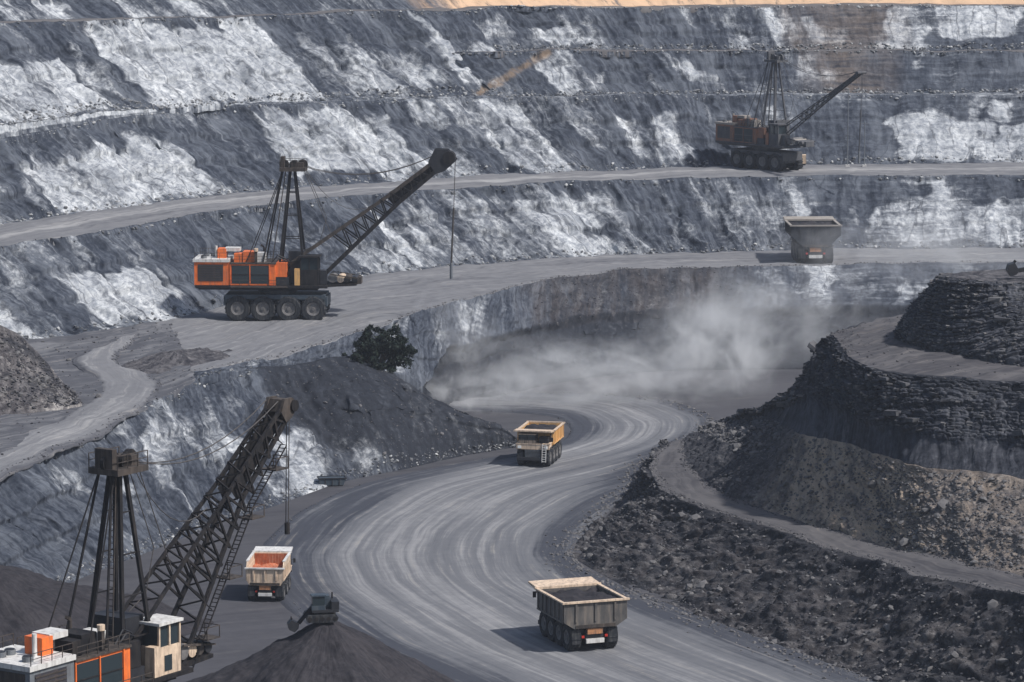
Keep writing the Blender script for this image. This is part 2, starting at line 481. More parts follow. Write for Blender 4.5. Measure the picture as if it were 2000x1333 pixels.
M['rope'] = plain('wire_rope', (0.03, 0.028, 0.028), (0.07, 0.06, 0.055), 0.7, 3)
t = NT('window_glass'); M['glass'] = t.surf((0.02, 0.03, 0.035), 0.08, spec=0.7)
t = NT('leaf'); g = t.noise(t.n('ShaderNodeTexCoord').outputs['Object'], 1.2, 3)
M['leaf'] = t.surf(t.mix(t.mapr(g, 0.35, 0.65), (0.006, 0.011, 0.009), (0.02, 0.03, 0.022)), 0.7, spec=0.2)
t = NT('lamp_lens'); M['lens'] = t.surf((0.75, 0.75, 0.72), 0.2)
t = NT('tail_lens'); M['taillens'] = t.surf((0.4, 0.03, 0.02), 0.3)


# ------------------------------------------------------------------ ground lines of the pit (survey points)
def line(pts):
    a = np.array(pts, float)
    return lambda x: np.interp(x, a[:, 0], a[:, 1])


kskew = line([(-500, 1.15), (0, 1.1), (600, 1.05), (1000, 0.9), (1200, 0.7), (1400, 0.4), (1650, 0.1), (2400, 0.0)])


def wall_lines(crest_y, toe_y, toe_z, xs, ang, skew=1.0):
    """crest points whose height gives the wall its slope angle, and the toe point down the fall line of each"""
    A, B, Z = [], [], []
    for x in xs:
        cy = float(crest_y(x)); tx = x
        for _ in range(6):
            tx = x + skew * float(kskew(x)) * (float(toe_y(tx)) - cy)
        b = P(tx, float(toe_y(tx)), float(toe_z(tx)))
        lo, hi = b[2] + 0.3, b[2] + 45
        for _ in range(40):
            z = (lo + hi) / 2
            a = P(x, cy, z)
            if a[1] < b[1] - 5 or math.atan2(z - b[2], math.hypot(a[0] - b[0], a[1] - b[1])) > R(ang): hi = z
            else: lo = z
        A.append((x, cy, z)); B.append((tx, float(toe_y(tx)), float(toe_z(tx))))
    z = np.array([a[2] for a in A])
    for _ in range(2):
        z = np.convolve(np.pad(z, 1, 'edge'), [0.25, 0.5, 0.25], 'valid')
    A = [(a[0], a[1], zz) for a, zz in zip(A, z)]
    return A, B


XS = [-450, -300, -150, 0, 130, 260, 400, 550, 700, 850, 1000, 1120, 1240, 1360, 1500, 1650, 1820, 2000, 2200, 2450]
L5far = line([(-450, 720), (0, 672), (100, 660), (250, 640), (410, 607), (560, 570), (700, 541), (900, 519), (1200, 500), (1540, 489), (2000, 484), (2500, 482)])
L4near = line([(-450, 560), (-150, 515), (0, 482), (300, 432), (500, 402), (700, 383), (900, 366), (1200, 351), (1400, 346), (2000, 340), (2500, 338)])
L4far = line([(-450, 508), (-150, 468), (0, 440), (220, 408), (500, 374), (700, 358), (900, 345), (1200, 332), (1400, 325), (2000, 318), (2500, 315)])
L3near = line([(-450, 345), (-150, 298), (0, 272), (200, 236), (400, 211), (700, 197), (1000, 190), (1400, 184), (2000, 187), (2500, 188)])
L3far = line([(-450, 292), (-150, 262), (0, 246), (200, 220), (400, 205), (700, 192.5), (1000, 186.5), (1400, 180.5), (2000, 183), (2500, 184)])
L2near = line([(900, 106), (1060, 98), (1400, 99), (2000, 101), (2500, 101)])
L2far = line([(900, 104), (1060, 95.5), (1400, 96.5), (2000, 98.5), (2500, 98.5)])
L1near = line([(-450, 62), (0, 43), (300, 39), (700, 22), (1000, 15), (2000, 11), (2500, 11)])
L1far = line([(-450, 58), (0, 40), (300, 36), (700, 19.5), (1000, 12.5), (2000, 8.5), (2500, 8.5)])
L0 = line([(-450, -40), (0, -62), (700, -75), (1000, -80), (2000, -83), (2500, -83)])


def soft(x, a, b, w):
    return sstep(a - w, a + w, x) * (1 - sstep(b - w, b + w, x))


def patches(lst, base=0.1, seed=1, wx=38, wv=0.16):
    def fn(S, T, V, K):
        sk = 1 - 0.85 * sstep(1350, 1650, K)
        kk = K + 2 * wx * fbm(S / 9, T / 16, seed, 4) + 30 * sk * fbm(S / 2.5, T / 30, seed + 70, 3) + 40 * (1 - sk) * fbm(S / 3, T / 2.5, seed + 74, 4)
        vv = V + 2 * wv * fbm(S / 7, T / 7, seed + 50, 4) + 0.24 * sk * fbm(S / 2.0, T / 40, seed + 71, 3)
        var = 1.0 + 1.1 * fbm(S / 4.5, T / 12, seed + 72, 4)
        out = base - 0.06 + 0.75 * fbm(S / 8, T / 10, seed + 73, 4)
        rg = random.Random(seed * 7 + 1)
        if K.max() > 50:
            extra = []
            for _ in range(110):
                a = rg.uniform(K.min(), K.max()); v0 = rg.uniform(-0.1, 0.9)
                extra.append((a, a + rg.uniform(6, 45), v0, v0 + rg.uniform(0.15, 0.8), rg.choice((-0.35, -0.25, -0.15, 0.12, 0.2, 0.3, 0.45))))
        else:
            extra = []
        for (a, b, v0, v1, st) in list(lst) + extra:
            out = out + st * var * soft(kk, a, b, 10) * soft(vv, v0, v1, 0.06)
        return np.clip(out, -0.6, 1.0)
    return fn


def gully(seed, amp=0.7):
    def fn(S, T, V, K):
        amp_ = amp * ((1 - 0.55 * sstep(1350, 1650, K)) if K.max() > 50 else 1.0)
        g = fbm(S / 5.0 + 0.6 * fbm(S / 14, T / 14, seed + 3), T / 40.0, seed, 4, 0.6)
        r = np.abs(fbm(S / 2.2, T / 22.0, seed + 9, 3)) * 1.3
        ln_ = np.abs(fbm(S / 9.0 + T / 25, T / 60.0, seed + 19, 3))
        led = 0.0
        for q0 in (0.33, 0.62):
            dv = V + 0.05 * fbm(S / 15, T * 0, seed + 23, 3) - q0 - 0.08 * (_hash(np.floor(S / 40), S * 0, seed) - 0.5)
            led = led + 0.55 * sstep(-0.03, 0.0, dv) * (1 - sstep(0.0, 0.14, dv))
        return amp_ * (2.4 * g - r - 1.6 * np.maximum(0.16 - ln_, 0) * 6 * 0.5 + 0.8 * fbm(S / 1.3, T / 1.6, seed + 7, 4, 0.6) - led)
    return fn


# lower terrace level
z5 = lambda x: 14.0
A4, B4 = wall_lines(L4near, L5far, z5, XS, 37)
zl4 = line([(a[0], a[2]) for a in A4])
A3, B3 = wall_lines(L3near, L4far, zl4, XS, 37)
zl3 = line([(a[0], a[2]) for a in A3])
zl3f = lambda x: float(zl3(x)) + float(np.interp(x, [-450, 0, 400, 700], [2.4, 2.2, 0.6, 0.1]))
XR = [905, 985, 1070, 1180, 1300, 1420, 1550, 1700, 1850, 2000, 2200, 2450]
A2, B2 = wall_lines(L2near, L3far, zl3f, XR, 40)
zl2 = line([(a[0], a[2]) for a in A2])
A1r, B1r = wall_lines(L1near, L2far, zl2, XR, 40)
XL = [-450, -300, -150, 0, 130, 260, 400, 550, 700, 800, 900]
A1l, B1l = wall_lines(L1near, L3far, zl3f, XL, 35)
zr = line([(a[0], a[2]) for a in A1r]); zlft = line([(a[0], a[2]) for a in A1l])
zl1 = lambda x: float(zlft(x)) if x < 820 else (float(zr(x)) if x > 1080 else float(np.interp(x, [820, 1080], [zlft(820), zr(1080)])))
A1l = [(a[0], a[1], zl1(a[0])) for a in A1l]
A1r = [(a[0], a[1], zl1(a[0])) for a in A1r]
A0, B0 = wall_lines(L0, L1far, zl1, XS, 38)
keyf = lambda A: [a[0] for a in A]
_ca, _cb = P(*A1l[-2]), P(*B1l[-2])
_fl = _ca + (_cb - _ca) * 0.5                      # where the second bench runs out into the left wall
def first(arr):
    arr = np.array(arr); arr[0] = _fl; return arr

_r0, _r1 = P(925, 192, float(zl3(930))), P(1078, 93, float(zl2(1070)))


def ramp_track(S, T, V, K):
    """brown track slanting up the distant wall, as a band of soil in the rock"""
    Q = CUR[0]
    d = _r1 - _r0
    u = ((Q[..., 0] - _r0[0]) * d[0] + (Q[..., 2] - _r0[2]) * d[2]) / (d[0] ** 2 + d[2] ** 2)
    dist = np.abs((Q[..., 0] - _r0[0]) * d[2] - (Q[..., 2] - _r0[2]) * d[0]) / math.hypot(d[0], d[2])
    return 0.75 * sstep(0.95, 0.3, dist + 1.3 * fbm(S / 2, T / 2, 4)) * soft(u, 0.02, 0.98, 0.03)


M['topwall'] = rock_mat('topsoil_wall', (0.015, 0.019, 0.029), (0.064, 0.073, 0.092), (0.205, 0.22, 0.245), (0.545, 0.555, 0.56), fs=0.42, ft=0.05, sw=0.42, gw=0.55, brown=(0.50, 0.34, 0.225))
s_w0 = strip('pit_wall', PS(A0), PS(B0), M['topwall'], 0.6, 0.6, gully(1, 0.6), key=keyf(A0),
             attrs={'pale': patches([(0, 60, 0.6, 1, 0.7), (-220, -60, 0.5, 1, 0.6), (250, 320, 0.6, 1, 0.5)], 0.2, 3),
                    'brown': lambda S, T, V, K: 2.2 * sstep(700, 900, K + 60 * fbm(S / 5, T / 5, 2))},
             label='topmost wall of the pit, orange soil to the right, above the highest bench')
s_l1 = strip('bench', PS([(x, float(L1far(x)), zl1(x)) for x in XS]), PS([(x, float(L1near(x)), zl1(x)) for x in XS]), M['path'], 0.8, 0.6,
             attrs={'pale': 0.2}, label='narrow highest bench of the pit wall')
s_w1l = strip('pit_wall', PS(A1l), PS(B1l), M['wall'], 0.38, 0.38, gully(11, 1.25), key=keyf(A1l),
              attrs={'pale': patches([(-330, -130, 0.3, 1, 0.55), (-120, 60, 0.45, 0.97, 0.95), (135, 480, 0.08, 0.98, 0.85), (130, 470, 0.45, 0.98, 0.25), (560, 640, 0.4, 0.96, 0.7),
                                      (660, 720, 0.45, 0.9, 0.45), (770, 900, 0.4, 0.75, 0.9), (785, 812, 0.02, 0.4, 0.8), (925, 1000, 0.08, 0.32, 0.8),
                                      (20, 120, 0.02, 0.5, -0.4), (500, 780, 0.0, 0.35, -0.25)], 0.14, 5), 'brown': ramp_track},
              label='tall pale-streaked pit wall below the highest bench, left half')
s_w1r = strip('pit_wall', PS(A1r), first(PS(B1r)), M['wall'], 0.45, 0.4, gully(12, 1.0), key=keyf(A1r),
              attrs={'pale': patches([(1010, 1100, 0.5, 0.9, 0.8), (1720, 1800, 0.0, 0.95, 0.75), (1800, 2060, 0.0, 0.68, 0.8), (1495, 1515, 0.1, 0.9, 0.5), (1180, 1320, 0.2, 0.7, -0.2)], 0.08, 6),
                     'brown': lambda S, T, V, K: 0.35 * soft(K + 160 * fbm(S / 5, T / 30, 13), 1530, 1720, 60)},
              label='dark grey upper pit wall with a pale band at its right end')
s_l2 = strip('bench', first(PS([(x, float(L2far(x)), zl2(x)) for x in XR])), first(PS([(x, float(L2near(x)), zl2(x)) for x in XR])), M['path'], 0.8, 0.6, attrs={'pale': 0.1},
             label='narrow second bench on the right of the pit wall')
s_w2 = strip('pit_wall', first(PS(A2)), PS(B2), M['wall'], 0.42, 0.4, gully(13, 1.0), key=keyf(A2),
             attrs={'pale': patches([(1030, 1120, 0.0, 1.0, 0.85), (1130, 1160, 0.4, 0.9, 0.5), (1300, 1330, 0.2, 0.7, 0.3)], 0.06, 8),
                    'brown': lambda S, T, V, K: 0.45 * soft(K + 120 * fbm(S / 6, T / 30, 3), 1590, 1720, 60) + ramp_track(S, T, V, K)},
             label='dark grey pit wall between the two thin upper benches')
s_l3 = strip('bench', PS([(x, float(L3far(x)), zl3f(x)) for x in XS]), PS([(x, float(L3near(x)), float(zl3(x))) for x in XS]), M['wall'], 0.6, 0.4,
             gully(14, 0.25), key=XS, attrs={'pale': lambda S, T, V, K: np.where(K < 480, 0.95 * soft(V + 0.3 * fbm(S / 4, T / 2, 3), 0.05, 0.55, 0.1), 0.0) + 0.35},
             label='middle bench with a white strip at its left end')
s_w3 = strip('pit_wall', PS(A3), PS(B3), M['wall'], 0.36, 0.36, gully(15, 1.3), key=keyf(A3),
             attrs={'pale': patches([(-300, -110, 0.3, 1, 0.4), (-20, 290, 0.25, 1, 0.85), (62, 80, 0.3, 1, -0.6), (180, 200, 0.1, 1, -0.35), (480, 720, 0.08, 0.85, 0.8),
                                     (620, 800, 0.5, 1, 0.4), (785, 835, 0.0, 0.28, 0.8), (860, 900, 0.0, 0.3, 0.5), (915, 1000, 0.05, 0.5, 0.55), (880, 1000, 0.52, 1, 0.75),
                                     (1180, 1300, 0.32, 0.85, 0.8), (1750, 1915, 0.3, 0.95, 0.95), (1925, 1970, 0, 0.26, 0.95), (1925, 2100, 0.35, 0.95, 0.8),
                                     (1400, 1740, 0, 1, -0.1), (-20, 40, 0.0, 0.3, -0.3), (300, 470, 0.2, 1, -0.15)], 0.16, 9)},
             label='pit wall with large white patches above the upper haul road')
s_l4 = strip('haul_road', PS([(x, float(L4far(x)), float(zl4(x))) for x in XS]), PS([(x, float(L4near(x)), float(zl4(x))) for x in XS]), M['road2'], 0.5, 0.4,
             attrs={'pale': lambda S, T, V, K: 0.1 + 0.3 * soft(V, 0.35, 0.55, 0.1)}, label='upper haul road on the broad bench carrying the distant crane')
s_w4 = strip('pit_wall', PS(A4), PS(B4), M['wall'], 0.34, 0.34, gully(16, 1.3), key=keyf(A4),
             attrs={'pale': patches([(-200, -70, 0.45, 1, 0.65), (40, 225, 0.38, 1, 0.85), (115, 130, 0.4, 1, -0.5), (600, 680, 0.5, 1, 0.75), (690, 1000, 0.15, 1, 0.32), (1020, 1140, 0.1, 0.5, 0.6),
                                     (980, 1110, 0.6, 1, 0.5), (1700, 2100, 0.3, 0.9, 0.45), (1830, 1862, 0.05, 0.35, 0.6), (1160, 1600, 0.3, 1.0, 0.12), (250, 500, 0.0, 0.8, -0.15)], 0.16, 10)},
             label='pit wall with pale streaks between the two haul roads')

# middle haul road with the crane, the left terrace and its ramp
L5near = [(330, 735), (470, 712), (590, 684), (700, 650), (790, 620), (880, 590), (970, 568), (1060, 548), (1180, 533), (1300, 524), (1480, 519), (1650, 516), (1820, 514), (2000, 512), (2450, 510)]
zn5 = line([(330, 12.85), (470, 13.2), (590, 13.6), (720, 14.0)])
s_l5 = strip('haul_road', PS([(x + (-25 if x < 400 else 0), float(L5far(x - (25 if x < 400 else 0))), 14.0) for x, y in L5near]), PS([(x, y, zn5(x)) for x, y in L5near]), M['road2'], 0.45, 0.4,
             attrs={'pale': lambda S, T, V, K: 0.08 + 0.0 * S}, lift=0.02, label='broad middle haul road under the orange crane')
W6c = [(-450, 1160, 10.5), (-300, 1080, 11), (-150, 1003, 11.5), (0, 928, 12), (150, 860, 12), (300, 782, 12.6), (390, 737, 13), (480, 722, 13), (560, 715, 13), (640, 703, 13.3), (690, 699, 13.2), (770, 733, 10.5),
       (860, 790, 6.2), (950, 838, 2.4), (1020, 867, 0.15)]
W6t = [(-250, 1330, 0), (-90, 1240, 0), (60, 1170, 0), (200, 1110, 0), (330, 1060, 0), (440, 1015, 0), (540, 985, 0), (640, 948, 0), (700, 932, 0), (760, 920, 0), (800, 912, 0), (860, 898, 0),
       (920, 886, 0), (985, 875, 0), (1028, 869, 0)]
s_ter = strip('terrace', PS([(x, float(L5far(x)), 14.0) for x in (-450, -300, -150, 0, 150, 260, 330)]), PS(W6c[:6] + [(380, 742, 13)]), M['road2'], 0.45, 0.45,
              lambda S, T, V, K: 0.12 * fbm(S / 5, T / 5, 71, 4), attrs={'pale': lambda S, T, V, K: -0.28 + 0.5 * fbm(S / 7, T / 7, 72, 4)}, label='uneven grey terrace at the left edge below the pit wall')
rl = [(205, 672, 13.9), (150, 700, 13.8), (160, 722, 13.5), (186, 745, 13), (178, 775, 12.7), (120, 810, 12.4), (0, 868, 12.2), (-220, 975, 11.6)]
rr = [(275, 652, 13.9), (235, 700, 13.8), (290, 728, 13.5), (318, 752, 13), (296, 785, 12.7), (215, 832, 12.4), (60, 905, 12.2), (-170, 1020, 11.6)]
s_rmp = strip('ramp_road', PS(rl), PS(rr), M['road2'], 0.4, 0.35, attrs={'pale': lambda S, T, V, K: 0.2 - 0.6 * sstep(0.22, 0.0, V + 0.1 * fbm(S / 2, T, 3)) - 0.6 * sstep(0.8, 1.0, V + 0.1 * fbm(S / 2, T, 4))}, lift=0.12, skirt=0.3, sink=0.4, label='curving side ramp leaving the middle haul road at the left')


def w6pale(S, T, V, K):
    p = patches([(320, 410, 0.2, 0.62, 0.6), (425, 510, 0.5, 1.0, 0.75), (515, 600, 0.65, 1.0, 0.45), (240, 330, 0.05, 0.4, 0.2), (530, 1100, 0.0, 0.62, -0.35), (-450, 300, 0.0, 1.0, -0.05)], -0.02, 19)
    return p(S, T, V, K)


s_w6 = strip('pit_wall', PS(W6c), PS(W6t), M['wall'], 0.26, 0.26, lambda S, T, V, K: gully(23, 1.05)(S, T, V, K) * (1 - 0.45 * sstep(540, 640, K)) + 2.6 * sstep(540, 640, K) * np.sin(np.pi * V), key=[w[0] for w in W6c],
             attrs={'pale': w6pale,
                    'coal': lambda S, T, V, K: 0.95 * sstep(490, 530, K + 60 * fbm(S / 5, T / 5, 4)) * (1 - 0.6 * sstep(0.0, 0.12, V - np.interp(K, [480, 560, 660, 740, 1020], [0.45, 0.66, 0.9, 1.2, 1.2])))},
             label='streaked grey slope down to the curving road, ending in a dark coal nose')
back = PS(W6c)[7:]
bb = back.copy(); bb[:, 1] += 1.6 * back[:, 2] + 0.6; bb[:, 0] += 1.0; bb[:, 2] = -0.3
s_w6b = strip('mound_back', back, bb, M['wall'], 0.5, 0.5, gully(24, 0.5), attrs={'pale': 0.0, 'coal': 0.8}, label='rear flank of the dark mound under the bush')

W5t = [(390, 741, 12.9), (480, 726, 12.8), (590, 712, 12.4), (690, 702, 12.5), (800, 740, 7.5), (880, 790, 0), (965, 776, 0), (1060, 752, 0), (1180, 733, 0), (1300, 723, 0), (1480, 720, 0), (1650, 720, 0), (1820, 720, 0), (2000, 720, 0), (2450, 720, 0)]


def w5dark(S, T, V, K):  # shade of the lower face put into the colour, plus a dark rubble patch
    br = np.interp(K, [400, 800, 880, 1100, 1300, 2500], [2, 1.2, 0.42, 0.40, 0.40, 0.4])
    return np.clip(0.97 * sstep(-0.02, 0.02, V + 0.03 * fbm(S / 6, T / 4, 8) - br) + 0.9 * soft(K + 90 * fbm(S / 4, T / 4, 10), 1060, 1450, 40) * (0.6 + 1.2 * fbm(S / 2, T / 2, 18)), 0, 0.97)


def w5disp(S, T, V, K):
    br = np.interp(K, [400, 800, 880, 1100, 1300, 2500], [2, 1.2, 0.42, 0.40, 0.40, 0.4])
    return gully(25, 0.55)(S, T, V, K) - 1.3 * soft(V - br, 0.02, 0.16, 0.03)


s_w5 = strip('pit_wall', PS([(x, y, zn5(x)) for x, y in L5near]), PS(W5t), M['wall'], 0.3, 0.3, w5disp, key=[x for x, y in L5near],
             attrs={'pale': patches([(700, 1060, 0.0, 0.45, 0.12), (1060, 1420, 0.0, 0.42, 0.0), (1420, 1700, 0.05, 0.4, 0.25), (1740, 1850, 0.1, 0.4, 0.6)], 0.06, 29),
                    'brown': lambda S, T, V, K: 0.22 * soft(K + 80 * fbm(S / 5, T / 5, 9), 1050, 1420, 60) * (V < 0.45), 'coal': w5dark},
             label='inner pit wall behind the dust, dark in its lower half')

# the pit floor: one sheet to the horizon
xs = np.concatenate([np.linspace(-1500, -150, 28), np.linspace(-148, 148, 149), np.linspace(150, 1500, 28)])
ys = np.concatenate([np.linspace(-250, 360, 30), np.linspace(362, 640, 140), np.linspace(650, 1700, 40)])
gx, gy = np.meshgrid(xs, ys, indexing='ij')
gz = np.full(gx.shape, -0.12) - 0.15 * (fbm(gx / 6, gy / 6, 90) + 0.5)
V_ = np.stack([gx, gy, gz], 2)
idx = np.arange(gx.size).reshape(gx.shape)
q = np.stack([idx[:-1, :-1], idx[1:, :-1], idx[1:, 1:], idx[:-1, 1:]], 2).reshape(-1, 4)
fl = mesh_np('ground', V_.reshape(-1, 3), q, M['floor'], {'st': np.stack([gx * 0.9 + gy * 0.45, gy * 0.9 - gx * 0.45, gz], 2).reshape(-1, 3), 'pale': np.full(gx.size, -0.05)})
tag(fl, 'dark grey floor of the pit', kind='structure')
# plateau beyond the rim
pa = PS(A0)
pbk = pa.copy(); pbk[:, 1] = 1600; pbk[:, 0] *= 2.2; pbk[:, 2] = 66
strip('plateau', pa, pbk, M['soil'], 6, 8, attrs={'pale': 0.1}, label='open plateau beyond the top of the pit')

# main haul road, S-shaped
RL = [(840, 800), (1000, 806), (1078, 815), (1105, 838), (1085, 862), (1015, 882), (860, 908), (690, 946), (570, 1000), (490, 1080), (520, 1160), (650, 1260), (810, 1335), (960, 1400), (1180, 1490)]
RR = [(880, 768), (1120, 768), (1290, 780), (1385, 812), (1378, 842), (1320, 872), (1255, 915), (1226, 962), (1158, 1028), (1118, 1080), (1160, 1122), (1330, 1190), (1560, 1275), (1760, 1347), (2050, 1455)]


def roadpale(S, T, V, K):
    vw = V + 0.08 * fbm(S / 25, T / 5, 15)
    return 0.2 - 0.6 * sstep(0.74, 0.97, vw) - 0.62 * sstep(0.34, 0.1, vw) + 0.15 * fbm(S / 30, T / 8, 5) + 0.08 * soft(V, 0.3, 0.6, 0.15)


s_road = strip('haul_road', PS([(x, y, 0.0) for x, y in RL]), PS([(x, y, 0.0) for x, y in RR]), M['road'], 0.4, 0.35,
               lambda S, T, V, K: 0.26 * fbm(S / 40, T / 1.2, 33, 3) + 0.09 * fbm(S / 1.5, T / 1.5, 34, 4), attrs={'pale': roadpale}, lift=0.06, skirt=0.3, sink=-0.5,
               label='wide curving main haul road with light wheel tracks')

# right-hand rubble slope, its path, the scree and the two cliffs
O_ = [(1308, 866, 3.6), (1276, 886, 4.3), (1272, 928, 5), (1318, 972, 5.5), (1450, 1014, 6.5), (1640, 1077, 7.7), (1800, 1119, 9), (2000, 1163, 10.5), (2350, 1240, 12.5)]
R1t = [(1297, 880, -0.2), (1252, 910, -0.2), (1230, 965, -0.2), (1162, 1031, -0.2), (1118, 1086, -0.2), (1322, 1194, -0.2), (1552, 1281, -0.2), (1752, 1354, -0.2), (2090, 1478, -0.2)]
I_ = [(1335, 860, 3.8), (1330, 880, 4.5), (1352, 918, 5), (1408, 962, 5.5), (1548, 1014, 6.5), (1712, 1060, 7.7), (1845, 1090, 9), (2000, 1126, 10.5), (2350, 1203, 12.5)]
K_ = [(1392, 838, 4.6), (1440, 818, 8), (1490, 816, 11), (1532, 832, 14), (1585, 852, 15.5), (1662, 868, 16.3), (1800, 912, 16.6), (2000, 935, 17), (2350, 985, 18)]
E_ = [(1402, 830, 5.2), (1455, 806, 9.5), (1520, 782, 14.8), (1585, 712, 22), (1624, 652, 26), (1682, 712, 26), (1800, 731, 26), (2000, 748, 26), (2350, 790, 26.5)]


def lumpy(seed, amp, sc_=1.6):
    def fn(S, T, V, K):
        a = np.abs(fbm(S / (sc_ * 1.6), T / (sc_ * 1.6), seed, 4, 0.6))
        return amp * (2.4 * a + 1.6 * fbm(S / (sc_ * 5), T / (sc_ * 5), seed + 5, 3) - 0.3)
    return fn


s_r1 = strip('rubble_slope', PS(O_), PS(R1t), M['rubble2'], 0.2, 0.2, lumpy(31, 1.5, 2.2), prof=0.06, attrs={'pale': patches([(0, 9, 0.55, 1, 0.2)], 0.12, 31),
             'brown': 0.15, 'coal': lambda S, T, V, K: np.clip(0.8 * sstep(0.4, -0.05, V + 0.5 * fbm(S / 6, T / 6, 12)) + 0.85 * sstep(0.04, 0.16, fbm(S / 3.2, T / 2.4, 77, 4)), 0, 0.95)}, label='dark rubble slope between the main road and the side path')  # noise blotches paint the shaded voids between stones as dark colour
s_pth = strip('path', PS(O_), PS(I_), M['path'], 0.3, 0.3, attrs={'pale': lambda S, T, V, K: -0.1 + 0.4 * fbm(S / 5, T / 3, 48, 4)}, lift=0.03, label='narrow dirt path climbing along the rubble slope at the right')
s_tal = strip('scree_slope', PS(K_), PS(I_), M['rubble'], 0.2, 0.2, lumpy(35, 0.6, 1.2), prof=0.05,
              attrs={'pale': patches([(3.4, 9, 0.0, 1, 0.42)], 0.08, 36, 0.3), 'brown': lambda S, T, V, K: 1.0 * sstep(3.2, 4.0, K) * (1 - 0.6 * sstep(5.5, 6.3, K)),
                     'coal': lambda S, T, V, K: 0.8 * sstep(3.7, 2.6, K)}, label='brownish scree at the foot of the dark cliff')


def ledges(seed, lo, hi, amp=0.8, lh=0.62, bw=1.7):
    def fn(S, T, V, K):
        tt = T / lh + 1.2 * fbm(S / 12, T / 8, seed, 3)
        L = np.floor(tt)
        w = bw * (0.6 + _hash(L, L * 0 + 3, seed + 2))
        bs = S / w + 7.3 * _hash(L, L * 0, seed + 1) + 0.25 * fbm(S, T, seed + 4, 2)
        B = np.floor(bs)
        off = _hash(L, B, seed) * 0.75 + 0.6 * _hash(L, L * 0 + 9, seed + 5)
        fx, ft = bs - B, tt - L
        joint = np.maximum(1 - np.minimum(fx, 1 - fx) * 9, 0) * 0.5 + np.maximum(1 - np.minimum(ft, 1 - ft) * 6, 0) * 0.55
        m = sstep(lo - 0.1, lo, V) * (1 - sstep(hi - 0.06, hi + 0.06, V + 0.25 * fbm(S / 4, T / 4, seed + 8)))
        base = 0.7 * fbm(S / 7, T / 10, seed + 11, 3) + (0.35 + 0.5 * sstep(hi - 0.1, hi + 0.1, V)) * fbm(S / 1.2, T / 14, seed + 12, 3)
        return amp * (m * (off - joint) + base)
    return fn


s_c1 = strip('cliff', PS(E_), PS(K_), M['cliff'], 0.12, 0.1, ledges(41, 0.02, 0.66, 0.65, 0.5), skirt=2.0,
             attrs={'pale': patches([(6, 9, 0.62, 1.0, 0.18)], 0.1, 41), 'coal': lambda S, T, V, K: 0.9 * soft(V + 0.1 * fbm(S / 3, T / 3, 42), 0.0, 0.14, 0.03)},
             label='dark layered cliff in front of the brown bench at the right')
Bk = [(1640, 644, 26), (1700, 628, 26), (1800, 607, 26), (1960, 590, 26), (2350, 565, 26)]
s_b1 = strip('bench', PS(Bk), PS(E_[4:]), M['path'], 0.35, 0.35, lambda S, T, V, K: 0.5 * fbm(S / 4, T / 4, 46, 4), attrs={'pale': lambda S, T, V, K: -0.2 + 0.6 * fbm(S / 5, T / 4, 47, 4)}, label='brown bench on top of the lower cliff at the right')
bk = PS(E_[:4] + Bk)
bk2 = bk.copy(); bk2[:, 1] += 0.9 * bk[:, 2] + 1; bk2[:, 0] -= 3; bk2[:, 2] = -0.3
strip('cliff_back', bk, bk2, M['cliff'], 0.5, 0.5, gully(47, 0.6), attrs={'pale': 0.05, 'coal': 0.3}, label='rear flank of the dark cliff')
C2t = [(1800, 618, 25.6), (1752, 652, 25.8), (1772, 672, 25.8), (1836, 692, 25.8), (2000, 723, 25.8), (2350, 765, 25.8)]
C2c = [(1868, 534, 34.6), (1842, 538, 34.6), (1850, 545, 34.8), (1890, 548, 35), (2000, 552, 35), (2350, 562, 35)]
s_c2 = strip('cliff', PS(C2c), PS(C2t), M['cliff'], 0.12, 0.1, ledges(51, 0.0, 1.2, 0.5, 0.45, 2.2), skirt=2.0, attrs={'pale': patches([(0, 6, 0.6, 1, 0.1)], 0.12, 51)},
             label='upper dark layered cliff at the right edge')
tb = PS([(1870, 531, 34.6), (1872, 530, 34.6), (1880, 529, 34.6), (1900, 528, 34.8), (2000, 524, 35), (2350, 520, 35)])
s_top = strip('cliff_top', tb, PS(C2c), M['rubble'], 0.5, 0.4, attrs={'pale': 0.1}, label='flat top of the upper cliff at the right edge')
tb2 = tb.copy(); tb2[:, 1] += 12; tb2[:, 0] -= 2; tb2[:, 2] = 24
strip('cliff_back', tb, tb2, M['cliff'], 0.5, 0.5, attrs={'pale': 0.05}, label='rear flank of the upper cliff')

# rubble mound at the left edge
m0c = [(-330, 596, 27), (-200, 600, 26), (-80, 615, 24.8), (20, 640, 22.4), (72, 682, 19), (120, 735, 15.7), (156, 781, 13.2)]
m0t = [(-330, 880, 12.6), (-200, 850, 12.8), (-80, 826, 12.9), (10, 808, 12.9), (80, 801, 12.9), (128, 795, 12.9), (164, 788, 12.9)]
s_m0 = strip('rubble_mound', PS(m0c), PS(m0t), M['rubble'], 0.22, 0.22, lumpy(55, 0.8), prof=0.04, key=[c[0] for c in m0c],
             attrs={'pale': lambda S, T, V, K: 0.1 + 0.6 * sstep(60, 120, K) * sstep(0.3, 0.7, V) + 0.45 * fbm(S / 3, T / 3, 6), 'brown': 0.05, 'coal': lambda S, T, V, K: 0.7 * sstep(0.03, 0.15, fbm(S / 3.5, T / 2.5, 66, 4))}, label='rocky mound with a pale right edge at the left border')
mb_ = PS(m0c); mb2 = mb_.copy(); mb2[:, 1] += 1.2 * (mb_[:, 2] - 12.5); mb2[:, 2] = 12.5
strip('mound_back', mb_, mb2, M['rubble'], 0.5, 0.5, lumpy(56, 0.5), attrs={'pale': 0.2}, label='rear flank of the rocky mound at the left border')

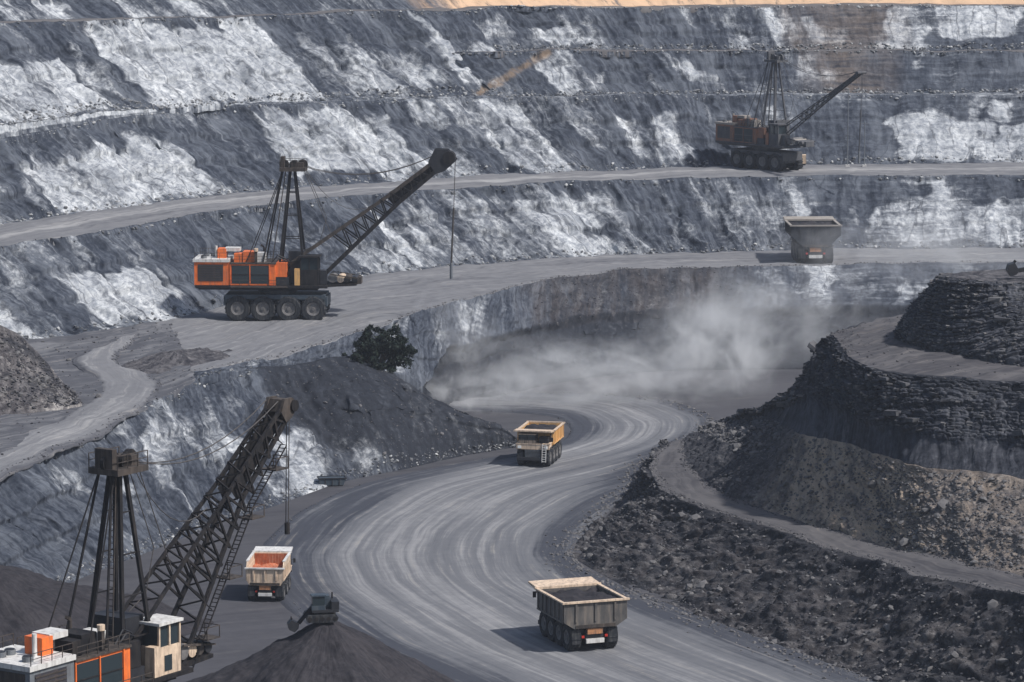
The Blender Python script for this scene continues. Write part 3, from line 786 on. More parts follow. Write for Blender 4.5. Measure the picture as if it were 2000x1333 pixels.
# heaps of coal
def heap(name, c, h, rx, ry, label, seed, mat, rot=0.0, pale=0.0, power=1.0):
    n, m = 260, 110
    th = np.linspace(0, 2 * np.pi, n, endpoint=False)
    r = np.linspace(0, 1, m)
    TH, RR_ = np.meshgrid(th, r, indexing='ij')
    wob = 1 + 0.16 * (vnoise(np.cos(TH) * 2 + 5, np.sin(TH) * 2 + 5, seed) - 0.5) * 2
    X = RR_ * rx * wob * np.cos(TH); Y = RR_ * ry * wob * np.sin(TH)
    prof = np.sqrt((1 - RR_) ** 2 + 0.0016) - 0.04
    Z = h * np.clip(prof, 0, 1) ** power
    Z = Z + sstep(1.0, 0.8, RR_) * (1.9 * fbm(X / 5, Y / 5, seed, 6, 0.6) + 0.7 * fbm(TH * 9, RR_ * 1.5, seed + 4, 3) * RR_)
    cx, sx_ = math.cos(rot), math.sin(rot)
    V3 = np.stack([c[0] + X * cx - Y * sx_, c[1] + X * sx_ + Y * cx, c[2] - 0.2 + Z], 2)
    idx = np.arange(n * m).reshape(n, m)
    ni = np.roll(idx, -1, axis=0)
    q = np.stack([idx[:, :-1], idx[:, 1:], ni[:, 1:], ni[:, :-1]], 2).reshape(-1, 4)
    o = mesh_np(name, V3.reshape(-1, 3), q, mat, {'st': np.stack([TH * rx * 0.6, RR_ * rx, RR_], 2).reshape(-1, 3), 'pale': np.full(n * m, pale)})
    return tag(o, label, 'coal heap', 'coal heaps at the near edge of the pit')


pk1 = P(-10, 1092, 8.0); pk2 = P(640, 1203, 8.0)
heap('coal_heap', (pk1[0] - 3, pk1[1], 0), 8.6, 25, 17, 'broad black coal heap behind the mast of the nearest crane', 3, M['coal'], 0.1, power=0.85)
heap('coal_heap', (pk2[0], pk2[1], 0), 8.2, 15.0, 17, 'black cone of coal with the small excavator on its top', 5, M['coal'], 0.0)
jm = P(345, 694, 13.8)
o_ = heap('windrow', (jm[0], jm[1], 13.0), 2.0, 6.5, 15, 'low dark windrow between the side ramp and the middle road', 8, M['rubble'], R(-28), pale=0.05)
o_['category'] = 'earth bank'; del o_['group']
# bench carrying the near crane
NC = P(198, 1456, 11.0)
pl = [NC + np.array(v) for v in ((-70, -22, 0), (-35, -22, 0), (0, -24, 0), (20, -22, 0))]
pf = [NC + np.array(v) for v in ((-70, 7, 0), (-35, 8, 0), (0, 8, 0), (18, 4, 0))]
plo = [p + np.array((4, 9, -11.2)) for p in pf]
strip('bench', pl, pf, M['floor'], 0.8, 0.8, attrs={'pale': 0.0}, warp=False, label='near bench carrying the crane in the foreground')
strip('bench_face', pf, plo, M['wall'], 0.6, 0.6, gully(81, 0.4), attrs={'pale': 0.1}, warp=False, label='slope below the near bench')



# ------------------------------------------------------------------ loose rocks
def rock_shape(seed, flat=0.75):
    rg = random.Random(seed)
    import bmesh
    bm = bmesh.new()
    bmesh.ops.create_icosphere(bm, subdivisions=1, radius=1)
    dirs = [Vector((rg.uniform(-1, 1), rg.uniform(-1, 1), rg.uniform(-1, 1))).normalized() for _ in range(6)]
    for v in bm.verts:
        for d in dirs:
            k = v.co.dot(d)
            if k > 0.62: v.co -= d * (k - 0.62)
        v.co *= rg.uniform(0.82, 1.15)
        v.co.z *= flat
    bmesh.ops.triangulate(bm, faces=bm.faces)
    me = bpy.data.meshes.new('rock')
    bm.to_mesh(me); bm.free()
    return me


def slab_shape(seed):
    rg = random.Random(seed)
    b = MB(); b.box(-1, 1, -0.8, 0.8, -0.35, 0.35)
    me = bpy.data.meshes.new('rock')
    me.from_pydata([(x * rg.uniform(0.75, 1.15), y * rg.uniform(0.75, 1.15), z * rg.uniform(0.7, 1.25)) for x, y, z in b.v], [], b.f)
    return me


ROCKS = [rock_shape(i, 0.6 + 0.3 * random.random()) for i in range(10)]
SLABS = [slab_shape(i) for i in range(8)]
DARKROCKS = []
for me in ROCKS: me.materials.append(M['rock'])
for me in SLABS: me.materials.append(M['rockdark'])


def scatter(st, n_part, n_stuff, s_part, s_stuff, seed, shapes=ROCKS, mat='rock', vr=(0.03, 0.97), kr=None, align=False, name='rock', bias=None):
    """single rocks as parts of the slope, the small ones as one mass"""
    rg = random.Random(seed)
    nI, mI = st.P.shape[:2]
    vs = []
    def pick():
        for _ in range(200):
            i, j = rg.randrange(nI), rg.randrange(mI)
            v = st.V[i, j]
            if not (vr[0] <= v <= vr[1]): continue
            if kr and not (kr[0] <= st.K[i, j] <= kr[1]): continue
            if bias and rg.random() > bias(st.K[i, j], v): continue
            return i, j
        return nI // 2, mI // 2
    def frame(i, j, s):
        p, nrm = Vector(st.P[i, j]), Vector(st.N[i, j])
        if align:
            i2 = min(i + 3, nI - 1)
            x = (Vector(st.P[i2, j]) - Vector(st.P[i2 - 3, j])); x.z *= 0.3; x.normalize()
            z = Vector((0, 0, 1)); y = z.cross(x).normalized(); z = x.cross(y)
            rot = Matrix((x, y, z)).transposed().to_4x4() @ Matrix.Rotation(rg.gauss(0, 0.06), 4, 'Y') @ Matrix.Rotation(rg.gauss(0, 0.12), 4, 'Z')
            p = p + nrm * 0.1 * s
        else:
            rot = Matrix.Rotation(rg.uniform(0, 6.28), 4, 'Z') @ Matrix.Rotation(rg.uniform(-0.6, 0.6), 4, 'X') @ Matrix.Rotation(rg.uniform(-0.6, 0.6), 4, 'Y')
            p = p + nrm * 0.15 * s
        sc3 = Matrix.Diagonal((s * rg.uniform(0.8, 1.35), s * rg.uniform(0.8, 1.2), s * rg.uniform(0.7, 1.1), 1))
        return Matrix.Translation(p) @ rot @ sc3
    for k in range(n_part):
        i, j = pick()
        s = s_part[0] + (s_part[1] - s_part[0]) * rg.random() ** 2 if rg.random() < 0.92 else rg.uniform(s_part[1], s_part[1] * 1.7)
        o = bpy.data.objects.new(name, shapes[rg.randrange(len(shapes))])
        o.matrix_world = frame(i, j, s)
        col.objects.link(o)
        o.parent = st.obj
    if n_stuff:
        VV, FF = [], []; off = 0
        base = []
        for me in shapes:
            v = np.array([x.co[:] for x in me.vertices]); me.calc_loop_triangles()
            f = np.array([t_.vertices[:] for t_ in me.loop_triangles]); base.append((v, f))
        for k in range(n_stuff):
            i, j = pick()
            s = s_stuff[0] + (s_stuff[1] - s_stuff[0]) * rg.random() ** 3
            mw = np.array(frame(i, j, s))
            v, f = base[rg.randrange(len(base))]
            VV.append(v @ mw[:3, :3].T + mw[:3, 3]); FF.append(f + off); off += len(v)
        o = mesh_np('small_rocks', np.concatenate(VV), np.concatenate(FF), M[mat], smooth=False, parent=st.obj)
        o['kind'] = 'stuff'


scatter(s_r1, 260, 9000, (0.28, 0.6), (0.05, 0.3), 101)
scatter(s_tal, 150, 8000, (0.3, 0.6), (0.08, 0.32), 102, kr=(2.5, 9), bias=lambda k, v: 1.0 if k > 5.2 else 0.35)
scatter(s_tal, 60, 1200, (0.4, 0.8), (0.15, 0.5), 103, kr=(0, 3), vr=(0.0, 0.5))
scatter(s_m0, 90, 3500, (0.3, 0.65), (0.1, 0.35), 104)
scatter(s_c1, 230, 2500, (0.25, 0.6), (0.1, 0.35), 105, SLABS, 'rockdark', (0.02, 0.62), align=True)
scatter(s_c2, 150, 2000, (0.25, 0.55), (0.1, 0.3), 106, SLABS, 'rockdark', (0.0, 1.0), align=True)
scatter(s_w6, 30, 1200, (0.2, 0.4), (0.05, 0.18), 107, kr=(500, 1020), mat='rockdark')
scatter(s_w5, 0, 900, (0.3, 0.5), (0.08, 0.22), 108, kr=(1050, 1450), vr=(0, 0.42))
scatter(s_ter, 30, 900, (0.25, 0.5), (0.1, 0.3), 109)
scatter(s_road, 0, 3200, (0.2, 0.3), (0.05, 0.34), 111, vr=(0.8, 1.0), bias=lambda k, v: ((v - 0.8) / 0.2) ** 4)
scatter(s_road, 0, 600, (0.2, 0.3), (0.06, 0.2), 112, vr=(0.0, 0.05))
scatter(s_pth, 0, 1500, (0.2, 0.3), (0.06, 0.25), 113, vr=(0.0, 0.2))
scatter(s_pth, 0, 900, (0.2, 0.3), (0.06, 0.22), 114, vr=(0.85, 1.0))
scatter(s_rmp, 0, 500, (0.2, 0.3), (0.06, 0.22), 115, vr=(0.86, 1.0))
scatter(s_l5, 0, 900, (0.2, 0.3), (0.08, 0.3), 116, vr=(0.955, 1.0))
for st_i, sd_i in ((s_w1l, 120), (s_w3, 121), (s_w4, 122), (s_w2, 123), (s_w1r, 124)):
    scatter(st_i, 0, 1600, (0.2, 0.3), (0.08, 0.5), sd_i, vr=(0.88, 1.0), mat='rockpale')
    scatter(st_i, 0, 500, (0.2, 0.3), (0.08, 0.45), sd_i + 20, vr=(0.0, 0.05), mat='rockpale')
scatter(s_w6, 0, 1500, (0.2, 0.3), (0.07, 0.35), 130, vr=(0.9, 1.0), mat='rockpale')
scatter(s_w6, 0, 700, (0.2, 0.3), (0.07, 0.35), 131, vr=(0.0, 0.05), kr=(-450, 520), mat='rockpale')
scatter(s_b1, 0, 500, (0.2, 0.4), (0.08, 0.25), 110)


# ------------------------------------------------------------------ machines
def wheel(parent, x, y, r, w, side, rim='rim'):
    """side +1: outer face towards +y"""
    s = side
    prof = [(r * 0.55, w * 0.3), (r * 0.55, -w * 0.3), (r * 0.6, -w / 2), (r * 0.9, -w / 2), (r, -w / 2 * 0.7), (r, w / 2 * 0.7), (r * 0.9, w / 2), (r * 0.6, w / 2), (r * 0.55, w * 0.3)]
    wl = MB().lathe((x, y, r), 'y', [(r * 0.2, -w * 0.35), (r * 0.2, w * 0.35)], 10).build('wheel', M['steel'], parent)
    t_ = MB().lathe((x, y, r), 'y', prof, 24, False)
    for k in range(20):
        a = 2 * math.pi * k / 20
        ca, sa = math.cos(a), math.sin(a)
        t_.bar((x + ca * r * 1.0, y - w * 0.42, r + sa * r * 1.0), (x + ca * r * 1.0, y + w * 0.42, r + sa * r * 1.0), 0.09 * r, 0.07 * r)
    t_.build('tyre', M['tyre'], wl)
    rp = [(r * 0.56, s * w * 0.36), (r * 0.54, s * w * 0.46), (r * 0.40, s * w * 0.40), (r * 0.36, s * w * 0.30), (r * 0.16, s * w * 0.30), (r * 0.14, s * w * 0.44)]
    MB().lathe((x, y, r), 'y', rp, 20).build('rim', M[rim], wl)
    return wl


def lattice(mb, a0, b0, a1, b1, n, w):
    """zigzag between two chords a0-a1 and b0-b1"""
    a0, b0, a1, b1 = map(Vector, (a0, b0, a1, b1))
    for k in range(n):
        p = a0.lerp(a1, k / n); q = b0.lerp(b1, (k + 0.5) / n); r_ = a0.lerp(a1, (k + 1) / n)
        mb.bar(p, q, w); mb.bar(q, r_, w)


def crane(name, label, loc, rz, scale, cab='steel', boom_pitch=None, ladder=True, tip_dark=True, head=1.0, rod=True, thin=1.0, house='orange', rear='orange', chord='rust', accent='orange', locker='yellow', cw=1.0, spread=1.0, muted=False):
    MM = dict(M)
    if muted:  # greyer metals and paints put distance haze into this crane's colours
        for k_ in ('steel', 'rust', 'black', 'navy', 'rope', 'panel'): MM[k_] = M['hazegrey']
        MM['white'] = M['muted2']; MM['cream'] = M['muted2']
    g = empty(name, loc, rz, scale)
    tag(g, label, 'crane', 'cranes in the pit')
    # carrier on wheels
    fr = MB().box(-7.6, 7.8, -1.6, 1.6, 1.9, 3.6).box(-8.0, 8.2, -3.3, 3.3, 3.6, 4.3).box(-8.3, -7.6, -3.0, 3.0, 2.6, 4.0).box(7.8, 8.5, -3.0, 3.0, 2.4, 4.0)
    for x in (-6, -1.9, 2.3, 6.3): fr.box(x - 0.35, x + 0.35, -2.6, 2.6, 1.7, 2.5)
    fr.build('carrier', MM['navy'], g)
    for x in (-6, -1.9, 2.3, 6.3):
        for y, sd in ((-2.7, -1), (2.7, 1)):
            wheel(g, x, y, 2.05, 1.7, sd)
    MB().cyl((0.2, 0, 4.3), (0.2, 0, 5.45), 2.9, 28).cyl((0.2, 0, 4.6), (0.2, 0, 5.0), 3.2, 28).build('slew_ring', MM['black'], g)
    dk = MB().box(-12.9, 8.6, -3.6, 3.6, 5.45, 5.85).box(-12.4, 7.0, -2.9, 2.9, 5.05, 5.45)
    dk.prism([(8.6, 5.5), (13.2, 5.75), (13.2, 6.1), (8.6, 5.85)], -2.2, 2.2)
    dk.build('deck', MM['steel'], g)
    # engine house: rear block and middle block
    eh = MB().box(-13.0, -7.3, -3.35, 3.35, 5.85, 9.6).build('engine_house', MM[rear], g)
    MB().box(-13.2, -7.25, -3.55, 3.55, 9.6, 10.05).build('roof', MM['white'], eh)
    for sd in (-1, 1):
        pn = MB().box(-12.4, -8.3, sd * 3.36 - 0.03, sd * 3.36 + 0.03, 6.5, 9.2).build('side_panel', MM['panel'], eh)
        ra = MB()
        for k in range(7): ra.box(-12.35, -8.35, sd * 3.42 - 0.03, sd * 3.42 + 0.03, 6.6 + k * 0.38, 6.72 + k * 0.38)
        ra.build('louvre', MM['rust'], eh)
    MB().box(-13.08, -12.98, -2.8, 2.8, 6.3, 9.3).build('rear_panel', MM['rust'], eh)
    MB().box(-12.7, 0.2, -3.4, 3.4, 5.3, 5.55).build('counterweight', MM['black'], g)
    mh = MB().box(-7.2, 0.2, -3.3, 3.3, 5.85, 9.3).build('machinery_house', MM[house], g)
    MB().box(-7.22, 0.3, -3.45, 3.45, 9.3, 9.5).build('roof', MM['rust'], mh)
    for sd in (-1, 1):
        for x0, x1 in ((-6.9, -4.0), (-3.85, -0.9)):
            MB().box(x0, x1, sd * 3.31 - 0.03, sd * 3.31 + 0.03, 6.15, 9.05).build('window', MM['glass'], mh)
            MB().bar((x0, sd * 3.36, 7.6), (x1, sd * 3.36, 7.6), 0.1).build('window_bar', MM['steel'], mh)
    tk = MB().box(-9.4, -8.0, -1.6, 0.4, 10.05, 11.6).build('engine_cover', MM[house], g)
    MB().box(-8.2, -5.8, -1.4, 0.6, 11.15, 11.7).build('cover_lid', MM['white'], tk)
    MB().cyl((-9.7, -1.0, 10.05), (-9.7, -1.0, 12.0), 0.22, 10).build('exhaust_pipe', MM['white'], g)
    MB().box(-6.6, -5.4, -2.6, -0.6, 9.5, 10.9).box(-5.2, -3.2, -2.4, 0.2, 9.5, 11.2).build('cooling_unit', MM[accent], g)
    MB().box(-2.9, -1.6, -2.2, -0.2, 9.5, 11.0).build('air_filter', MM['white'], g)
    MB().box(0.2, 2.0, -3.0, 3.0, 7.2, 9.5).build('front_cover', MM[accent], g)
    MB().box(0.3, 2.4, -3.1, 3.1, 5.85, 7.15).build('valve_block', MM['black'], g)
    for sd in (-1, 1):
        for x0 in (-7.15, -3.95, -0.75):
            MB().box(x0 - 0.07, x0 + 0.07, sd * 3.38 - 0.06, sd * 3.38 + 0.06, 5.9, 9.3).build('corner_post', MM[house], mh)
        rl_ = MB()
        for k in range(5): rl_.bar((-12.9 + k * 1.35, sd * 3.4, 10.05), (-12.9 + k * 1.35, sd * 3.4, 11.1), 0.06)
        rl_.bar((-12.9, sd * 3.4, 11.1), (-7.5, sd * 3.4, 11.1), 0.06).bar((-12.9, sd * 3.4, 10.6), (-7.5, sd * 3.4, 10.6), 0.05)
        rl_.build('railing', MM['rust'], eh)
        wk = MB().box(-7.0, 2.2, min(sd * 3.6, sd * 4.4), max(sd * 3.6, sd * 4.4), 5.6, 5.72)
        for k in range(7): wk.bar((-7.0 + k * 1.5, sd * 4.35, 5.7), (-7.0 + k * 1.5, sd * 4.35, 6.8), 0.06)
        wk.bar((-7.0, sd * 4.35, 6.8), (2.0, sd * 4.35, 6.8), 0.06).bar((-7.0, sd * 4.35, 6.25), (2.0, sd * 4.35, 6.25), 0.05)
        wk.build('side_walkway', MM['rust'], g)
    for x, y in ((-11.6, 1.2), (-10.4, 1.2), (-11.6, -1.9)):
        fn = MB().cyl((x, y, 10.05), (x, y, 10.5), 0.5, 16).build('roof_fan', MM['grey'], eh)
        MB().cyl((x, y, 10.5), (x, y, 10.56), 0.42, 16).build('fan_guard', MM['black'], fn)
    MB().cyl((-2.2, 1.5, 9.5), (-2.2, 1.5, 11.6), 0.16, 10).bar((-2.2, 1.5, 11.6), (-2.7, 1.5, 11.9), 0.28).build('exhaust_pipe', MM['rust'], g)
    hs = MB().rope([(-0.5, -2.6, 9.5), (0.4, -2.7, 10.4), (1.6, -2.6, 9.9), (2.3, -1.4, 8.6)], 0.08).rope([(-0.5, -2.2, 9.5), (0.5, -2.3, 10.7), (1.8, -2.2, 10.1), (2.4, -1.4, 9.2)], 0.08)
    hs.build('hose', MM['black'], g)
    fl_ = MB().box(-3.2, -2.8, -3.0, -2.5, 9.5, 11.3).build('lamp_post', MM['rust'], g)
    MB().cyl((-3.0, -2.75, 11.3), (-3.0, -2.75, 11.8), 0.36, 12).build('beacon', MM['cream'], fl_)
    # winch room and cab
    MB().box(2.1, 4.6, -1.2, 2.8, 5.85, 11.2).build('winch_house', MM['black'], g)
    cb = MB().box(4.2, 7.2, -3.3, -0.6, 7.9, 8.4).box(4.2, 7.2, -3.3, -0.6, 5.85, 7.9).build('cab', MM[cab], g)
    MB().box(4.35, 7.05, -3.15, -0.75, 8.4, 10.3).build('cab_glass', MM['glass'], cb)
    for x in (4.28, 5.7, 7.12):
        for y in (-3.22, -0.68): MB().box(x - 0.09, x + 0.09, y - 0.09, y + 0.09, 8.4, 10.4).build('window_post', MM[cab], cb)
    MB().box(4.0, 7.4, -3.5, -0.4, 10.4, 10.65).build('cab_roof', MM['white' if cab == 'cream' else 'steel'], cb)
    MB().box(4.9, 5.9, -3.36, -3.30, 6.2, 7.6).build('cab_door', MM['glass' if cab == 'cream' else 'steel'], cb)
    MB().box(3.3, 4.15, -3.5, -2.4, 5.9, 8.6).build('tool_cabinet', MM[locker], g)
    MB().box(7.3, 8.4, -2.4, -0.8, 5.9, 8.2).build('control_box', MM['black'], g)
    # winch gear on the front platform
    for x, rr_, m_ in ((9.3, 0.75, 'rim'), (10.6, 0.6, 'cream'), (11.7, 0.55, 'rust'), (12.9, 0.5, 'black')):
        MB().cyl((x, -1.9, 6.2 + rr_), (x, 1.9, 6.2 + rr_), rr_, 16).build('winch_drum', MM[m_], g)
    MB().bar((9, -2.1, 7.6), (13.6, -2.1, 6.9), 0.16).bar((9, 2.1, 7.6), (13.6, 2.1, 6.9), 0.16).box(13.2, 13.9, -1.2, 1.2, 5.9, 7.0).build('fairlead', MM['rust'], g)
    # mast
    top = Vector((3.2, 0, 24.6))
    ms = empty('mast', (0, 0, 0)); ms.parent = g
    for sd in (-1, 1):
        for xb in (0.4, 4.9):
            b0 = Vector((xb, sd * 2.3, 5.9)); b1 = Vector((2.4 + (0.35 if xb > 2 else 0) * 2, sd * 0.55, 24.4))
            lg = MB().bar(b0, b1, 0.3, 0.36).build('mast_leg', MM['steel'], ms)
        for k in range(1, 5):
            f = k / 5
            p = Vector((0.4, sd * 2.3, 5.9)).lerp(Vector((2.4, sd * 0.55, 24.4)), f)
            q_ = Vector((4.9, sd * 2.3, 5.9)).lerp(Vector((3.1, sd * 0.55, 24.4)), f)
            MB().bar(p, q_, 0.12).build('mast_brace', MM['steel'], ms)
    ld = MB()
    la, lb = Vector((-0.5, -1.6, 9.5)), Vector((1.7, -0.4, 24.2))
    for o_ in (-0.3, 0.3): ld.bar(la + Vector((0, o_, 0)), lb + Vector((0, o_, 0)), 0.09)
    for k in range(28):
        p = la.lerp(lb, k / 27); ld.bar(p + Vector((0, -0.3, 0)), p + Vector((0, 0.3, 0)), 0.06)
    ld.build('mast_ladder', MM['rust'], ms)
    hd = MB().box(0.8, 5.0, -1.7, 1.7, 24.2, 24.75).build('mast_platform', MM['rust'], g)
    for y in (-1.65, 1.65):
        rl_ = MB()
        for x in (0.85, 2.2, 3.6, 4.95): rl_.bar((x, y, 24.75), (x, y, 26.0), 0.07)
        rl_.bar((0.85, y, 26.0), (4.95, y, 26.0), 0.07); rl_.bar((0.85, y, 25.4), (4.95, y, 25.4), 0.06)
        rl_.build('railing', MM['rust'], hd)
    for x, y, r_ in ((1.4, 0, 0.8), (3.0, -0.7, 0.7), (3.0, 0.7, 0.7), (4.4, 0, 0.85)):
        MB().cyl((x, y - 0.2, 25.2), (x, y + 0.2, 25.2), r_, 16).build('sheave', MM['steel'], hd)
    MB().box(2.6, 4.6, -0.9, 0.9, 24.75, 25.6).box(0.9, 1.5, -1.0, 1.0, 24.75, 26.5).build('bearing_block', MM['rust'], hd)
    for sd in (-1, 1):
        MB().rope([(1.4, sd * 0.9, 24.6), (-4.6, sd * 2.6, 9.5)], 0.075).build('back_stay', MM['steel'], g)
        MB().rope([(1.2, sd * 0.7, 24.6), (-1.9, sd * 2.4, 9.5)], 0.13).build('back_stay', MM['steel'], g)
    # boom
    bp = R(boom_pitch) if boom_pitch is not None else math.atan2(26.3 - 9.2, 27 - 5.5)
    base = Vector((5.6, 0, 8.8)); L = 27.4
    dx, dz = math.cos(bp), math.sin(bp)
    ax = Vector((dx, 0, dz)); nm = Vector((-dz, 0, dx))
    def bpnt(l, o, y): return base + ax * l + nm * (o * thin) + Vector((0, y * thin, 0))
    bo = empty('boom', (0, 0, 0)); bo.parent = g
    def lo(l): return (-2.6 * spread + (2.6 * spread - 0.9) * max(0.0, l - 0.2) / 17.3) if l < 17.5 else -0.9 + 0.3 * (l - 17.5) / (L - 17.5)
    for sd in (-1, 1):
        MB().bar(bpnt(-2.2, 2.3, sd * 1.7), bpnt(17.5, 1.0, sd * 0.95), 0.42 * thin * cw, 0.5 * thin * cw).bar(bpnt(17.5, 1.0, sd * 0.95), bpnt(L, 0.75, sd * 0.8), 0.42 * thin * cw, 0.55 * thin * cw).build('upper_chord', MM[chord], bo)
        MB().bar(bpnt(0.2, lo(0.2), sd * 1.7), bpnt(17.5, -0.9, sd * 0.95), 0.5 * thin * cw, 0.62 * thin * cw).bar(bpnt(17.5, -0.9, sd * 0.95), bpnt(L, -0.6, sd * 0.8), 0.5 * thin * cw, 0.62 * thin * cw).build('lower_chord', MM['steel'], bo)
        lc = MB()
        lattice(lc, bpnt(6, 1.75, sd * 1.42), bpnt(6, lo(6), sd * 1.42), bpnt(L, 0.75, sd * 0.8), bpnt(L, -0.6, sd * 0.8), 11, 0.2)
        lc.build('lacing', MM['steel'], bo)
    lc = MB()
    lattice(lc, bpnt(1, 2.05, -1.6), bpnt(1, 2.05, 1.6), bpnt(L, 0.75, -0.8), bpnt(L, 0.75, 0.8), 12, 0.15)
    lattice(lc, bpnt(1, lo(1), -1.6), bpnt(1, lo(1), 1.6), bpnt(17.5, -0.9, -0.95), bpnt(17.5, -0.9, 0.95), 8, 0.16)
    lc.build('cross_lacing', MM['steel'], bo)
    pl_ = MB()
    for sd in (-1, 1):
        a_, b_, c_, d_ = bpnt(16.8, 0.8, sd * 0.7), bpnt(L, 0.5, sd * 0.55), bpnt(L, -0.4, sd * 0.55), bpnt(16.8, -0.7, sd * 0.7)
        for w_ in (0, 0.06):
            pl_.add([v_ + Vector((0, w_ * sd, 0)) for v_ in (a_, b_, c_, d_)], [(0, 1, 2, 3)])
    pl_.build('web_plate', MM['steel'], bo)
    if ladder:
        ld = MB()
        for o_ in (-0.35, 0.35): ld.bar(bpnt(1, lo(1) - 0.9, -1.9 + o_), bpnt(17.5, -1.9, -1.4 + o_), 0.1).bar(bpnt(17.5, -1.9, -1.4 + o_), bpnt(24.5, -1.7, -1.2 + o_), 0.1)
        for k in range(58):
            f = k / 57; p = bpnt(1 + 23.5 * f, lo(1 + 23.5 * f) - 0.95, -1.9 + 0.7 * f)
            ld.bar(p + Vector((0, -0.35, 0)), p + Vector((0, 0.35, 0)), 0.07)
        for k in range(9):
            f = k / 8; p = bpnt(1 + 23.5 * f, lo(1 + 23.5 * f) - 0.95, -1.9 + 0.7 * f); q_ = bpnt(1 + 23.5 * f, lo(1 + 23.5 * f), -1.6 + 0.8 * f)
            ld.bar(p, q_, 0.1)
        ld.build('boom_ladder', MM['steel'], bo)
        for l_ in (4, 10, 16, 21.5):
            f = (l_ - 1) / 23.5; p = bpnt(l_, lo(l_) - 0.95, -1.9 + 0.7 * f)
            b_ = MB().box(p.x - 0.2, p.x + 1.7, p.y - 0.9, p.y + 0.9, p.z - 0.06, p.z + 0.06)
            for x_, y_ in ((p.x - 0.15, p.y - 0.85), (p.x + 1.65, p.y - 0.85), (p.x + 1.65, p.y + 0.85)): b_.bar((x_, y_, p.z), (x_, y_, p.z + 1.1), 0.07)
            b_.bar((p.x - 0.15, p.y - 0.85, p.z + 1.1), (p.x + 1.65, p.y - 0.85, p.z + 1.1), 0.07).bar((p.x + 1.65, p.y - 0.85, p.z + 1.1), (p.x + 1.65, p.y + 0.85, p.z + 1.1), 0.07)
            b_.build('rest_platform', MM['rust'], bo)
    tp = bpnt(L, 0, 0)
    hb = MB()
    poly = [bpnt(L + a_ * head, o_ * head, 0) for a_, o_ in ((-1.8, 1.3), (0.4, 2.3), (2.0, 0.9), (2.1, -1.3), (-0.6, -1.5), (-2.0, -1.0))]
    hb.prism([(p.x, p.z) for p in poly], -1.1, -0.75); hb.prism([(p.x, p.z) for p in poly], 0.75, 1.1)
    hb.prism([(p.x * 0.9 + tp.x * 0.1, p.z * 0.9 + tp.z * 0.1) for p in poly], -0.7, 0.7)
    bh = hb.build('boom_head', MM['black'] if tip_dark else MM['rust'], bo)
    sh = bpnt(L + 1.3 * head, -0.2, 0)
    MB().cyl(sh + Vector((0, -1.3, 0)), sh + Vector((0, 1.3, 0)), 1.0 * head, 20).build('head_sheave', MM['steel'], bh)
    # ropes
    rp = MB()
    for sd in (-1, 1):
        a_, b_ = Vector((4.4, sd * 0.7, 25.0)), bpnt(L - 0.3, 1.5, sd * 0.7)
        pts = [a_.lerp(b_, k / 10) - Vector((0, 0, 2.2 * 4 * (k / 10) * (1 - k / 10))) for k in range(11)]
        rp.rope(pts, 0.055)
    a_, b_ = Vector((4.6, 0, 24.9)), bpnt(14, 1.4, 0)
    rp.rope([a_.lerp(b_, k / 8) - Vector((0, 0, 3.0 * 4 * (k / 8) * (1 - k / 8))) for k in range(9)], 0.045)
    rp.rope([Vector((4.7, 0.5, 24.6)), Vector((8.2, 0.5, 16.5)), Vector((7.0, 0.5, 12.4)), Vector((4.6, 0.5, 11.2))], 0.05)
    rp.rope([Vector((4.6, -0.8, 24.6)), bpnt(6.0, 2.0, -1.2)], 0.05)
    rp.build('suspension_rope', MM['rope'], g)
    hx = sh.x + 1.0 * head
    drop = 9 if rod else 11.5
    hr = MB().rope([(hx, -0.15, sh.z), (hx - 0.3, -0.15, sh.z - drop)], 0.05).rope([(hx, 0.15, sh.z), (hx - 0.3, 0.15, sh.z - drop)], 0.05).build('hoist_rope', MM['rope'], g)
    if not rod:
        MB().cyl((hx - 0.3, 0, sh.z - 11.3), (hx - 0.3, 0, sh.z - 12.4), 0.25, 10).build('hook_block', MM['steel'], g)
    else:
      MB().cyl((hx - 0.3, 0, sh.z - 8.2), (hx - 0.7, 0, sh.z - 17.2), 0.16, 10).build('hanging_rod', MM['rope'], g)
      MB().cyl((hx - 0.7, 0, sh.z - 17.2), (hx - 0.72, 0, sh.z - 19.8), 0.27, 10).build('hook_block', MM['grey'], g)
    # deck railings
    for sd in (-1, 1):
        rl_ = MB()
        for k in range(6):
            x = -7.0 + k * 1.4; rl_.bar((x, sd * 3.4, 9.5), (x, sd * 3.4, 10.6), 0.06)
        rl_.bar((-7.0, sd * 3.4, 10.6), (0, sd * 3.4, 10.6), 0.06).bar((-7.0, sd * 3.4, 10.1), (0, sd * 3.4, 10.1), 0.05)
        rl_.build('railing', MM['rust'], mh)
    return g


def ground_z(st, x, y):
    d = (st.P[..., 0] - x) ** 2 + (st.P[..., 1] - y) ** 2
    i = np.unravel_index(np.argmin(d), d.shape)
    return float(st.P[i][2])


def on(st, px, py, z):
    p = P(px, py, z)
    return (p[0], p[1], ground_z(st, p[0], p[1]))


crane('crane', 'orange crane with lattice boom on black wheels on the middle haul road', on(s_l5, 541, 620, 14), R(-3), 1.0, ladder=False)
crane('crane', 'crane with cream cab and a ladder along its boom, nearest of the three cranes', tuple(NC), R(56), 1.0, cab='cream', tip_dark=False, head=0.55, rod=False, boom_pitch=41, cw=0.62, spread=1.9, rear='grey', chord='steel', accent='steel', locker='cream')
crane('crane', 'small distant crane with thin boom on the upper haul road', on(s_l4, 1496, 331, float(zl4(1500))), R(-50), 0.88, ladder=False, boom_pitch=31, head=0.35, thin=0.42, cw=0.8, muted=True, house='dullorange', rear='dullorange', accent='dullorange', locker='dullorange')


